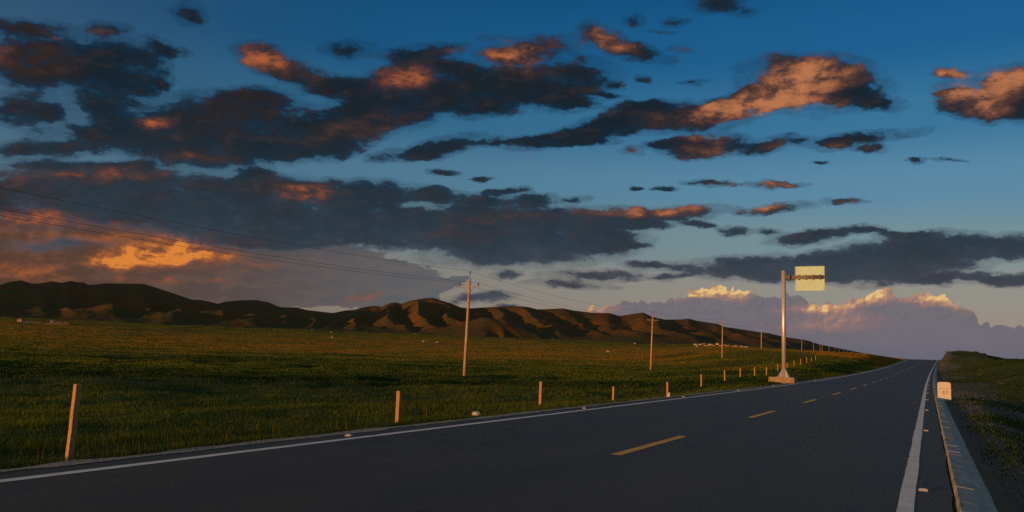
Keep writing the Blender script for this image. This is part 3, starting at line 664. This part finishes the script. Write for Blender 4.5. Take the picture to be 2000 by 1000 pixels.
# near tufts, several blades each
x, y, r = scatter(44000, 5.5, 70, A0, A1)
lft = ROAD_L + road_dx(y) - x
k = lft > 0.12 + 0.10 * vnoise(y * 2.2, y * 0, 66); x, y, r, lft = x[k], y[k], r[k], lft[k]
lush = np.clip(0.6 + 0.5 * fbm(x * .5, y * .35, 3, 71), .15, 1.4) * np.clip(0.45 + lft * .5, .45, 1)
t0 = patchy(x, y)
for _ in range(7):
    s = 0.05 + 0.004 * r
    add_grass(x + rng.normal(0, s), y + rng.normal(0, s), (0.04 + 0.085 * lush) * rng.uniform(.5, 1.35, len(x)), (0.004 + 0.0009 * r) * rng.uniform(.7, 1.4, len(x)), t0 + (lush - .6) * .22 + rng.normal(0, .05, len(x)))
# a few tall seed stems
x, y, r = scatter(1300, 6, 60, A0, A1); k = ROAD_L + road_dx(y) - x > 0.4; x, y, r = x[k], y[k], r[k]
add_grass(x, y, rng.uniform(.14, .3, len(x)), 0.003 + 0.0006 * r, rng.uniform(.55, 1, len(x)))
# middle and far field: whole tufts
x, y, r = scatter(720000, 50, 1500, A0, A1); k = ROAD_L + road_dx(y) - x > 0.6; x, y, r = x[k], y[k], r[k]
lush = np.clip(0.65 + 0.5 * fbm(x * .10, y * .06, 4, 72), .2, 1.3)
add_grass(x, y, (0.04 + 0.08 * lush + 0.00012 * r) * rng.uniform(.5, 1.3, len(x)), (0.09 + 0.0024 * r) * rng.uniform(.6, 1.5, len(x)), patchy(x, y) + (lush - .65) * .2 + rng.normal(0, .04, len(x)))
# right hand bank: thin, patchy, more of it away from the kerb
x, y, r = scatter(60000, 5, 260, R(-1), R(10)); rt = x - ROAD_R - road_dx(y)
k = (rt > 0.62) & (rng.uniform(0, 1, len(x)) < np.clip(-0.02 + 0.07 * (rt - .6) + 0.45 * fbm(x * .45, y * .16, 3, 73), 0.015, .8)); x, y, r = x[k], y[k], r[k]
for _ in range(3):
    s = 0.04 + 0.004 * r
    add_grass(x + rng.normal(0, s), y + rng.normal(0, s), (0.04 + 0.06 * rng.uniform(0, 1, len(x))) * (1 + r * .004), (0.008 + 0.0016 * r) * rng.uniform(.7, 1.3, len(x)), 0.02 + 0.2 * fbm(x * .1, y * .05, 3, 92) + rng.normal(0, .08, len(x)))
g = grass('grass', np.concatenate(xs), np.concatenate(ysc), np.concatenate(hs), np.concatenate(ws), np.concatenate(tn))
# grit and pebbles on the bare shoulder right of the kerb
n = 5000
y = np.exp(rng.uniform(math.log(5.5), math.log(60), n)); x = 0.72 + np.abs(rng.normal(0, 1.0, n)) * np.clip(y * .10, .5, 2.5); s = rng.uniform(.008, .028, n) * (1 + y * .03); z = sheet_z(x, y)
tet = np.array([(-1, -.6, -.3), (1, -.5, -.3), (0, 1, -.3), (.1, 0, .9)]); co = np.stack([x, y, z], 1)[:, None] + tet[None] * s[:, None, None] * rng.uniform(.6, 1.3, (n, 4, 3))
fc = np.array([(0, 2, 1), (0, 1, 3), (1, 2, 3), (2, 0, 3)]); q = (fc[None] + 4 * np.arange(n)[:, None, None]).reshape(-1, 3)
tag(raw_mesh('gravel', co.reshape(-1, 3), q, M['pebble'], False), kind='stuff')

# ------------------------------------------------------------------ roadside posts
POSTS = [  # base in the photo, height in the photo, label
 (135, 893, 150, 'tallest weathered concrete post, nearest the camera at the left of the photo'),
 (776, 831, 69, 'second concrete post from the left, at the asphalt edge behind a loose stone'),
 (1055, 794, 47, 'concrete post right of the tall leaning utility pole, just past the pale rock'),
 (1198, 775, 37, 'concrete post left of the second utility pole, fourth from the left'),
 (1304, 771, 33, 'concrete post rising right behind a small white stub block'),
 (1370, 755, 25.5, 'concrete post just left of the third utility pole'),
 (1415.5, 747.5, 21, 'short concrete post just right of the foot of the third utility pole'),
 (1446, 739, 18.5, 'thin pale post eighth from the left, left of the sign column'),
 (1474, 738, 18, 'thin pale post third to the left of the sign column'),
 (1497, 736, 17, 'thin pale post beside the sign foundation, second to the left of the column'),
 (1519, 730, 14, 'thin pale post immediately left of the sign column'),
 (1537, 726, 13, 'small pale post half hidden immediately right of the sign column'),
 (1551, 719, 12, 'small distant post on the grass bank, lowest of the row right of the sign'),
 (1564, 710.5, 11.5, 'small distant post climbing the bank, fourth from the far end of the row'),
 (1575.5, 709, 11, 'small distant post on the bank, third from the far end of the row'),
 (1585, 704, 10, 'tiny distant post on the bank, next to last of the row'),
 (1593, 702, 9.5, 'tiniest farthest post at the top of the grass bank'),
]
def post_mesh(h, seed):
    m = MB(); g_ = np.random.default_rng(seed); w = 0.042; b0 = len(m.v); n = 7
    for i in range(n):
        t = i / (n - 1); z = -0.15 + (h + 0.15) * t; j = g_.normal(0, .0022, 2)
        for sx_, sy_ in ((-1, -1), (1, -1), (1, 1), (-1, 1)): m.v.append((sx_ * w + j[0], sy_ * w + j[1], z + (g_.normal(0, .004) if i == n - 1 else 0)))
    for i in range(n - 1):
        for k in range(4): m.f.append((b0 + 4 * i + k, b0 + 4 * i + (k + 1) % 4, b0 + 4 * i + 4 + (k + 1) % 4, b0 + 4 * i + 4 + k))
    m.f.append((b0, b0 + 3, b0 + 2, b0 + 1)); m.f.append(tuple(b0 + 4 * (n - 1) + k for k in range(4)))
    return m
post_protos = [post_mesh(0.78, s) for s in range(4)]
proto = []
for i, (px, py, hp, lab) in enumerate(POSTS):
    p = point(px, py, F_PX * 0.78 / hp)
    if i == 0: d = sight(px, py); p = np.array([0, 0, EYE]) + d * (-(EYE + 0.02) / d[2])
    z = float(sheet_z(np.array([p[0]]), np.array([p[1]]))[0])
    if i < 4: o = post_protos[i].build('roadside_post', M['post'], None, 0.005); proto.append(o)
    else: o = proto[i % 4].copy(); COL.objects.link(o)
    dep = float(np.dot(p - np.array([0, 0, EYE]), FWD))
    o.location = (p[0], p[1], z); o.scale = (.8 if i == 0 else 1, .8 if i == 0 else 1, (hp * dep / F_PX) / 0.78)
    o.rotation_euler = (R(rng.normal(0, 1.0)), R(rng.normal(0, 1.2) if i else 1.5), R(rng.normal(-3, 5)))
    tag(o, lab, 'post', 'concrete posts along the left edge of the road')

# ------------------------------------------------------------------ utility poles and their wires
POLES = [(907, 738, 208, 'tallest utility pole with crossarm, leaning slightly in the middle of the meadow'),
 (1271, 724, 116, 'second tallest utility pole, standing before the rounded sunlit hill'),
 (1410.5, 702, 79, 'third utility pole, standing in front of the village'),
 (1487, 682, 57, 'fourth utility pole, standing on the crest left of the sign column'),
 (1566, 685, 31, 'fifth utility pole, first one right of the sign column'),
 (1589, 687, 25, 'sixth utility pole, second one right of the sign column')]
def make_pole():
    r0 = empty('utility_pole', (0, 0, 0))
    MB().tube([(0, 0, -0.6), (0, 0, 3), (0, 0, 6), (0, 0, 8.15)], [.155, .135, .115, .10], 12).build('pole', M['wood'], r0, 0, True)
    MB().quadbox((0, -0.13, 7.55), (0.92, 0.035, 0.04)).build('crossarm', M['dark_steel'], r0, 0.006)
    MB().tube([(0, -.02, 7.9), (0, -.02, 8.62)], .028, 8).build('top_pin', M['dark_steel'], r0)
    m = MB(); m.tube([(-.5, -.13, 7.5), (-.11, -.13, 7.0)], .018, 6); m.tube([(.5, -.13, 7.5), (.11, -.13, 7.0)], .018, 6)
    m.build('brace', M['dark_steel'], r0)
    for x_, z_ in ((-.86, 7.59), (.86, 7.59), (0, 8.60)):
        yy = -.13 if x_ else -.02
        MB().tube([(x_, yy, z_), (x_, yy, z_ + .06), (x_, yy, z_ + .08), (x_, yy, z_ + .14), (x_, yy, z_ + .16), (x_, yy, z_ + .24), (x_, yy, z_ + .27)], [.03, .03, .075, .055, .065, .05, .025], 10).build('insulator', M['porcelain'], r0, 0, True)
    return r0
pole0 = make_pole(); pole_at = []
def put_pole(p, lab, first=False, lean=0.0, z=None, hscale=1.0):
    z = float(sheet_z(np.array([p[0]]), np.array([p[1]]))[0]) if z is None else z
    o = pole0 if first else copy_tree(pole0)
    o.location = (p[0], p[1], z); o.scale = (1, 1, hscale); o.rotation_euler = (0, R(lean), R(6))
    tag(o, lab, 'utility pole', 'utility poles along the meadow'); pole_at.append((p[0], p[1], z, R(lean), hscale))
for i, (px, py, hp, lab) in enumerate(POLES):
    p = point(px, py, F_PX * 8.9 / hp)
    put_pole(p, lab, i == 0, (0.9, 1.3, 0.4, 0.2, 0, 0)[i])
far_px = (1602, 1606, 1619, 1631, 1639, 1648, 1655, 1664)
ordn = ('first', 'second', 'third', 'fourth', 'fifth', 'sixth', 'seventh', 'last')
for j, fx in enumerate(far_px):
    D = 690 + 95 * j; p = point(fx, 690, D)
    put_pole(p, f'tiny faraway utility pole, {ordn[j]} in the cluster beyond the sixth pole', z=float(ground_z(p[0], p[1], False)))
def pole_tip(k, x_, z_):
    X, Y, Z, ln, hs_ = k; c, s = math.cos(R(6)), math.sin(R(6)); xx = x_ + (z_ * math.sin(ln)); yy = -.13 if x_ else -.02
    return np.array([X + xx * c - yy * s, Y + xx * s + yy * c, Z + z_ * hs_])
left_pole = (-33.5, -4.0, -0.8, 0.0, 1.0)          # the line comes in from the left; this support is outside the picture
line = [left_pole] + pole_at[:6]
for x_, z_, lab in ((0, 8.86, 'topmost power cable, strung between the tips of the utility poles'), (-.86, 7.85, 'lower power cable on the far end of the crossarms'), (.86, 7.85, 'lower power cable on the road side end of the crossarms')):
    pts = []; rad = []
    for a_, b_ in zip(line[:-1], line[1:]):
        A_, B_ = pole_tip(a_, x_, z_), pole_tip(b_, x_, z_)
        for t in np.linspace(0, 1, 21)[:-1]:
            pts.append(A_ + (B_ - A_) * t - np.array([0, 0, 4 * 0.75 * t * (1 - t)])); rad.append(0.009)
    pts.append(pole_tip(line[-1], x_, z_)); rad.append(0.009)
    tag(MB().tube(pts, rad, 5).build('power_cable', M['wire'], None, 0, True), lab, 'power cable', 'power cables on the utility poles')

# ------------------------------------------------------------------ road sign seen from behind
d = sight(1531.5, 748.5); sp = np.array([0, 0, EYE]) + d * ((0.02 - EYE) / d[2]); sp[2] = 0.42
SD = float(np.dot(sp - np.array([0, 0, EYE]), FWD)); u = SD / F_PX       # metres per photo pixel there
sg = empty('road_sign', (sp[0], sp[1], sp[2]), R(-1.5))
print('sign', sp, u)
H = 208 * u
MB().tube([(0, 0, 0.02), (0, 0, H)], 0.148, 20).build('column', M['steel'], sg, 0, True)
MB().tube([(0, 0, H), (0, 0, H + .03)], [0.158, 0.145], 20).build('cap', M['steel'], sg)
m = MB()
for k in range(4):
    a = R(45 + 90 * k); c_, s_ = math.cos(a), math.sin(a)
    b0 = len(m.v); th_ = 0.012
    for s2 in (-1, 1):
        for rr_, z_ in ((.15, .03), (.46, .03), (.46, .09), (.15, .55)): m.v.append((c_ * rr_ - s_ * th_ * s2, s_ * rr_ + c_ * th_ * s2, z_))
    m.f += [(b0, b0 + 1, b0 + 2, b0 + 3), (b0 + 7, b0 + 6, b0 + 5, b0 + 4)] + [(b0 + q, b0 + 4 + q, b0 + 4 + (q + 1) % 4, b0 + (q + 1) % 4) for q in range(4)]
m.build('gusset', M['steel'], sg)
MB().quadbox((0, 0, .015), (.5, .5, .015)).build('base_plate', M['dark_steel'], sg)
MB().quadbox((-.10, .15, -.36), (.84, .62, .36)).build('foundation', M['concrete'], sg, 0.03)
az_ = H - 12 * u
ar = MB()
for dz in (0.12, -0.12): ar.tube([(.16, 0, az_ + dz * .55), (74 * u, 0, az_ + dz * .55)], 0.062, 10)
ar.build('arm', M['dark_steel'], sg, 0, True)
MB().tube([(-5 * u, 0, az_), (.34, 0, az_)], 0.10, 12).build('arm_socket', M['dark_steel'], sg, 0, True)
fl = MB(); fl.tube([(.33, 0, az_), (.37, 0, az_)], .25, 16); fl.tube([(.40, 0, az_), (.44, 0, az_)], .25, 16); fl.build('flange', M['dark_steel'], sg)
for dx_ in (.36, .41):
    pass
x0, x1, z0, z1 = 21.5 * u, 76 * u, H - 38.5 * u, H + 9.5 * u
pn = MB().quadbox(((x0 + x1) / 2, .13, (z0 + z1) / 2), ((x1 - x0) / 2, .012, (z1 - z0) / 2)).build('panel', M['sign_back'], sg, 0.004)
rim = MB()
for c_, h_ in ((((x0 + x1) / 2, .115, z1 - .02), ((x1 - x0) / 2, .022, .02)), (((x0 + x1) / 2, .115, z0 + .02), ((x1 - x0) / 2, .022, .02)), ((x0 + .02, .115, (z0 + z1) / 2), (.02, .022, (z1 - z0) / 2 - .04)), ((x1 - .02, .115, (z0 + z1) / 2), (.02, .022, (z1 - z0) / 2 - .04))): rim.quadbox(c_, h_)
rim.build('rim', M['sign_back'], pn, 0.003)
for k in range(4):
    xx = x0 + (x1 - x0) * (.12 + .24 * k)
    MB().quadbox((xx, .03, az_), (.035, .075, .17)).build('clamp', M['dark_steel'], sg, 0.008)
tag(sg, 'tall steel cantilever road sign seen from behind, pale blank panel on one arm, concrete foot', 'road sign')

# ------------------------------------------------------------------ kilometre stone on the kerb
d = sight(1844.5, 775); kp = np.array([0, 0, EYE]) + d * ((0.125 - EYE) / d[2]); u2 = float(np.dot(kp - np.array([0, 0, EYE]), FWD)) / F_PX
print('km', kp, u2)
ks = empty('kilometre_stone', (kp[0], kp[1], kp[2] + .0), R(3)); w2, h2 = 11.6 * u2, 28.5 * u2
ol = [(-w2, -.2), (w2, -.2), (w2, h2 - .09)] + [(w2 - .09 + .09 * math.cos(t), h2 - .09 + .09 * math.sin(t)) for t in (R(30), R(60), R(90))] + [(-w2 + .09 + .09 * math.cos(t), h2 - .09 + .09 * math.sin(t)) for t in (R(90), R(120), R(150))] + [(-w2, h2 - .09)]
MB().prism(ol, -.10, .10).build('slab', M['white'], ks, 0.014)
def text(body, size, loc, parent, mat, name='number'):
    cu = bpy.data.curves.new(name, 'FONT'); cu.body = body; cu.size = size; cu.align_x = 'CENTER'; cu.extrude = 0.002
    t_ = bpy.data.objects.new(name, cu); COL.objects.link(t_)
    dg = bpy.context.evaluated_depsgraph_get(); me = bpy.data.meshes.new_from_object(t_.evaluated_get(dg)); bpy.data.objects.remove(t_)
    me.materials.clear(); me.materials.append(mat)
    o = bpy.data.objects.new(name, me); COL.objects.link(o); o.parent = parent; o.location = loc; o.rotation_euler = (R(90), 0, 0)
    return o
text('47', h2 * .42, (.02, -.1045, h2 * .14), ks, M['letter'])
MB().quadbox((0, -.102, h2 * .55), (w2 * .74, .003, .009)).build('painted_rule', M['letter'], ks)
tag(ks, 'small white painted kilometre stone with rounded top and number 47, standing on the kerb', 'milestone')

# ------------------------------------------------------------------ road studs, loose stones
def stud_mb():
    m = MB(); a, b2_, h_ = .055, .05, .026; b0 = len(m.v)
    for x_, y_, z_ in ((-a, -b2_, 0), (a, -b2_, 0), (a, b2_, 0), (-a, b2_, 0), (-a * .8, -b2_ * .45, h_), (a * .8, -b2_ * .45, h_), (a * .8, b2_ * .45, h_), (-a * .8, b2_ * .45, h_)): m.v.append((x_, y_, z_))
    m.f += [(b0, b0 + 3, b0 + 2, b0 + 1), (b0 + 4, b0 + 5, b0 + 6, b0 + 7)] + [(b0 + q, b0 + (q + 1) % 4, b0 + 4 + (q + 1) % 4, b0 + 4 + q) for q in range(4)]
    return m
def make_stud():
    r0 = empty('road_stud', (0, 0, 0))
    stud_mb().build('housing', M['stud'], r0, .003)
    MB().quadbox((0, -.0385, .0145), (.036, .003, .007), [(1, 0, 0), (0, .72, -.69), (0, .69, .72)]).build('reflector', M['stud'], r0)
    return r0
st0 = make_stud(); first = True
rw = ('nearest', 'second', 'third', 'fourth', 'fifth', 'sixth', 'seventh', 'eighth', 'ninth', 'farthest')
for side, X, cnt, sc in (('right', -0.085, 10, .92), ('left', -8.09, 7, 1.0)):
    for k in range(cnt):
        Y = 10.5 + 9.85 * k
        o = st0 if first else copy_tree(st0); first = False
        o.location = (X + float(road_dx(np.array(Y))), Y, float(road_z(np.array(Y))) + .003); o.scale = (sc, sc, sc * 1.1)
        nm = 'farthest' if k == cnt - 1 else rw[k]
        tag(o, f'{nm} white road stud beside the {"right edge line next to the kerb" if side == "right" else "left edge line next to the verge"}', 'road stud', 'white road studs beside the edge lines')
def rock(px, py, w, h, z, lab):
    d = sight(px, py); p = np.array([0, 0, EYE]) + d * ((z - EYE) / d[2]); dep = float(np.dot(p - np.array([0, 0, EYE]), FWD)) / F_PX
    import bmesh
    bm = bmesh.new(); bmesh.ops.create_icosphere(bm, subdivisions=2, radius=1)
    for v in bm.verts:
        n_ = 1 + .25 * float(fbm(np.array(v.co.x * 1.7 + px), np.array(v.co.y * 1.7 + v.co.z * 1.3), 3, 5))
        v.co = Vector((v.co.x * n_ * w * dep / 2, v.co.y * n_ * w * dep / 2.4, max(v.co.z, -.5) * n_ * h * dep / 1.5))
    me = bpy.data.meshes.new('stone'); bm.to_mesh(me); bm.free(); me.materials.append(M['stone'])
    o = bpy.data.objects.new('stone', me); COL.objects.link(o); o.location = (p[0], p[1], float(p[2]) + .3 * h * dep); tag(o, lab, 'stone', 'loose stones by the roadside')
rock(930, 811, 17, 8, .0, 'pale flat rock lying in the grass between the second and third posts')
rock(1306, 775, 8, 9, .0, 'small pale block of stone at the foot of the fifth post')
rock(1178, 777.5, 6, 3, .0, 'small low stone at the verge left of the pale block') if False else None

# ------------------------------------------------------------------ farmstead, village and tents far out on the plain
def spot(px, py, D):
    p = point(px, py, D); z = float(sheet_z(np.array([p[0]]), np.array([p[1]]))[0]); a = math.atan2(p[0], p[1])
    return (p[0], p[1], z), -a, D / F_PX
def house(name, px, py, D, w, h, dep, wall, roof, lab, cat, gable=True, rot=0.0, group=None, door=True):
    loc, rz, u_ = spot(px, py, D); w, h = w * u_ / 2, h * u_
    r0 = empty(name, loc, rz + rot)
    wl = MB().quadbox((0, 0, h * .35 - .5), (w, dep / 2, h * .35 + .5)).build('wall', wall, r0)
    m = MB(); e = 0.25
    if gable:
        b0 = len(m.v)
        for x_ in (-w - e, w + e):
            for y_, z_ in ((-dep / 2 - e, h * .68), (0, h), (dep / 2 + e, h * .68)): m.v.append((x_, y_, z_))
        m.f += [(b0, b0 + 1, b0 + 4, b0 + 3), (b0 + 1, b0 + 2, b0 + 5, b0 + 4), (b0, b0 + 2, b0 + 1), (b0 + 3, b0 + 4, b0 + 5), (b0, b0 + 3, b0 + 5, b0 + 2)]
    else: m.quadbox((0, 0, h * .72), (w + e, dep / 2 + e, h * .03 + .08))
    m.build('roof', roof, r0)
    if door: MB().quadbox((w * .3, -dep / 2 - .02, h * .28), (min(.6, w * .12), .03, h * .26)).build('door', M['dark_opening'], r0)
    tag(r0, lab, cat, group); return r0
# farmstead: gabled shed, two enclosure walls, long dark-roofed barn
house('farm_shed', 40, 639, 880, 11, 7, 5, M['mud_wall'], M['mud_roof'], 'pale gabled mud shed at the left end of the long farm wall', 'shed', True, R(60))
def yard_wall(px0, px1, py, D, h, lab):
    loc, rz, u_ = spot((px0 + px1) / 2, py, D); w = (px1 - px0) * u_ / 2; r0 = empty('yard_wall', loc, rz)
    MB().quadbox((0, 0, h / 2 - .4), (w, .3, h / 2 + .4)).build('wall', M['mud_wall'], r0)
    MB().quadbox((0, 0, h + .07), (w + .1, .42, .07)).build('coping', M['mud_roof'], r0)
    for s_ in (-1, 1): MB().quadbox((s_ * (w - .4), -.40, h / 2 + .15), (.4, .12, h / 2 + .2)).build('pier', M['mud_wall'], r0)
    tag(r0, lab, 'wall', 'mud walls of the farmstead')
yard_wall(46, 76, 641, 875, 1.5, 'low mud yard wall right of the gabled shed')
yard_wall(83, 126, 643, 865, 1.9, 'longer sunlit mud yard wall in front of the dark roofed barn')
house('farm_barn', 117, 640, 900, 27, 6.5, 6, M['mud_wall'], M['mud_roof'], 'long low barn with dark flat roof behind the sunlit yard wall', 'barn', False)
house('farm_house', 101, 639, 905, 7, 8, 5, M['whitewash'], M['mud_roof'], 'small pale block house at the left end of the long barn', 'house', False)
VG = [(1358, 670, 6, 4, 'w'), (1367, 670, 7, 3.5, 'w'), (1375, 669, 5, 4, 'm'), (1380, 678, 13, 4, 'm'), (1387, 673, 7, 5, 'w'), (1394, 675, 6, 4, 'm'), (1402, 671, 6, 5, 'w'), (1409, 677, 12, 4, 'r'), (1413, 673, 6, 4, 'm'), (1420, 678, 9, 4, 'r'), (1424, 674, 6, 4, 'm'), (1431, 678, 8, 3.5, 'm'), (1438, 675, 6, 4, 'r'), (1447, 675, 6, 4.5, 'w'), (1449, 679, 9, 3.5, 'm'), (1457, 678, 7, 4, 'w')]
nth = ('leftmost', 'second', 'third', 'fourth', 'fifth', 'sixth', 'seventh', 'eighth', 'ninth', 'tenth', 'eleventh', 'twelfth', 'thirteenth', 'fourteenth', 'fifteenth', 'rightmost')
for i, (px, py, w, h, c) in enumerate(VG):
    wall = {'w': M['whitewash'], 'm': M['mud_wall'], 'r': M['mud_wall']}[c]; roof = {'w': M['mud_roof'], 'm': M['mud_roof'], 'r': M['red_roof']}[c]
    kind = {'w': 'tiny whitewashed house', 'm': 'tiny brown mud house', 'r': 'tiny mud house under a reddish roof'}[c]
    house('village_house', px, py + (i * 7 % 5) - 2, 960 + 14 * (680 - py), w * .75, h * .8, 5, wall, roof, f'{kind} in the hillside village, {nth[i]}' + ('' if i in (0, 15) else ' from the left'), 'house', c == 'r' or i % 3 == 0, R(rng.uniform(-25, 25)), 'village houses below the hill')
def tent(px, py, D, w, h, lab):
    loc, rz, u_ = spot(px, py, D); w, h = max(w * u_ * .7, 1.8), max(h * u_ * .7, 1.2); r0 = empty('white_tent', loc, rz + R(rng.uniform(-20, 20)))
    b0 = 0; m = MB()
    for x_, k_ in ((-w / 2, 1), (w / 2, 1)):
        for y_, z_ in ((-w * .45, -.2), (-w * .40, h * .4), (0, h), (w * .40, h * .4), (w * .45, -.2)): m.v.append((x_, y_, z_))
    m.f += [(0, 1, 2, 3, 4), (9, 8, 7, 6, 5)] + [(q, q + 5, (q + 1) % 5 + 5, (q + 1) % 5) for q in range(5)]
    m.build('canvas', M['canvas'], r0)
    MB().quadbox((0, -w * .447, h * .12), (w * .12, .03, h * .2)).build('entrance', M['dark_opening'], r0)
    tag(r0, lab, 'tent', 'white tents scattered on the plain')
for px, py, D, w, h, lab in ((377, 631, 1330, 3, 2.5, 'lone white tent at the foot of the hills, farthest left of all tents'), (597, 642, 1330, 3, 2, 'white tent, left one of two close together below the hill saddle'), (610, 643, 1330, 4, 2, 'white tent, right one of two close together below the hill saddle'), (647, 648, 1200, 2.5, 2, 'white tent under the dark slope, upper one of two stacked in view'), (648, 662, 820, 3, 2.5, 'white tent on the golden grass, lower one of two stacked in view'), (810, 652, 1330, 3, 2, 'white tent, left of a pair at the foot of the highest middle hill'), (816.5, 652.5, 1330, 3, 2, 'white tent, right of a pair at the foot of the highest middle hill'), (827, 669, 760, 3.5, 2.5, 'white tent out on the golden plain, left of the tall utility pole'), (854, 670, 750, 4, 2, 'low white tent nearest to the left of the tall utility pole'), (1187, 687, 620, 4, 2.5, 'white tent on the grass left of the second utility pole'), (1240, 671, 1250, 4, 3, 'white tent at the hill foot just left of the second utility pole'), (1361, 675.5, 900, 4, 5, 'peaked white tent in front of the left end of the village')):
    tent(px, py, D, w, h, lab)

# ------------------------------------------------------------------ shrubs
def shrub(px, py, D, w, h, lab, n=420, group='dark shrubs on the rise before the village'):
    loc, rz, u_ = spot(px, py, D); w, h = w * u_ / 2, h * u_
    r0 = empty('shrub', loc, 0)
    m = MB()
    for _ in range(6):
        a = rng.uniform(0, 6.28); m.tube([(0, 0, -.1), (math.cos(a) * w * .25, math.sin(a) * w * .25, h * .4), (math.cos(a) * w * .55, math.sin(a) * w * .5, h * .75)], [.04, .025, .01], 5)
    m.build('stems', M['bark'], r0)
    v = rng.normal(0, 1, (n, 3)); v /= np.linalg.norm(v, axis=1)[:, None]; v *= rng.uniform(.45, 1, n)[:, None] ** .5
    lump = 1 + .35 * fbm(v[:, 0] * 1.7 + px, v[:, 1] * 1.7 + v[:, 2], 2, 61)
    c = np.stack([v[:, 0] * w * lump, v[:, 1] * w * .7 * lump, h * .5 + v[:, 2] * h * .5 * lump], 1)
    s_ = 0.10 * h * rng.uniform(.7, 1.5, n); e1 = rng.normal(0, 1, (n, 3)); e1 /= np.linalg.norm(e1, axis=1)[:, None]; e2 = np.cross(e1, rng.normal(0, 1, (n, 3))); e2 /= np.linalg.norm(e2, axis=1)[:, None]
    co = np.stack([c - e1 * s_[:, None], c + e2 * s_[:, None] * .6, c + e1 * s_[:, None], c - e2 * s_[:, None] * .6], 1).reshape(-1, 3)
    raw_mesh('leaves', co, np.arange(4 * n).reshape(-1, 4), M['leaf'], False, r0)
    tag(r0, lab, 'shrub', group)
for i, (px, w, h) in enumerate(((1262, 14, 4), (1278, 16, 5), (1293, 18, 6), (1307, 18, 6.5), (1322, 16, 5.5), (1336, 18, 6.5), (1350, 16, 5), (1361, 10, 3.5))):
    shrub(px, 682, 330, w, h, 'dark low shrub in the row before the village, ' + ('leftmost' if i == 0 else ('rightmost' if i == 7 else nth[i] + ' from the left')))
for i, (px, py, D, w, h, lab) in enumerate(((1853, 692, 190, 16, 5, 'dark bush crowning the near end of the bank right of the road crest'), (1872, 692, 192, 20, 4, 'low bush on the bank, between the crowning bush and the step down'), (1890, 693, 194, 16, 4, 'low bush on the bank at the step down in the skyline'), (1914, 720, 95, 9, 5, 'small round dark bush on the slope right of the kerb'), (1955, 724, 70, 16, 5, 'wider dark bush on the right slope near the frame edge'))):
    shrub(px, py, D, w, h, lab, 260, 'bushes on the bank right of the road')
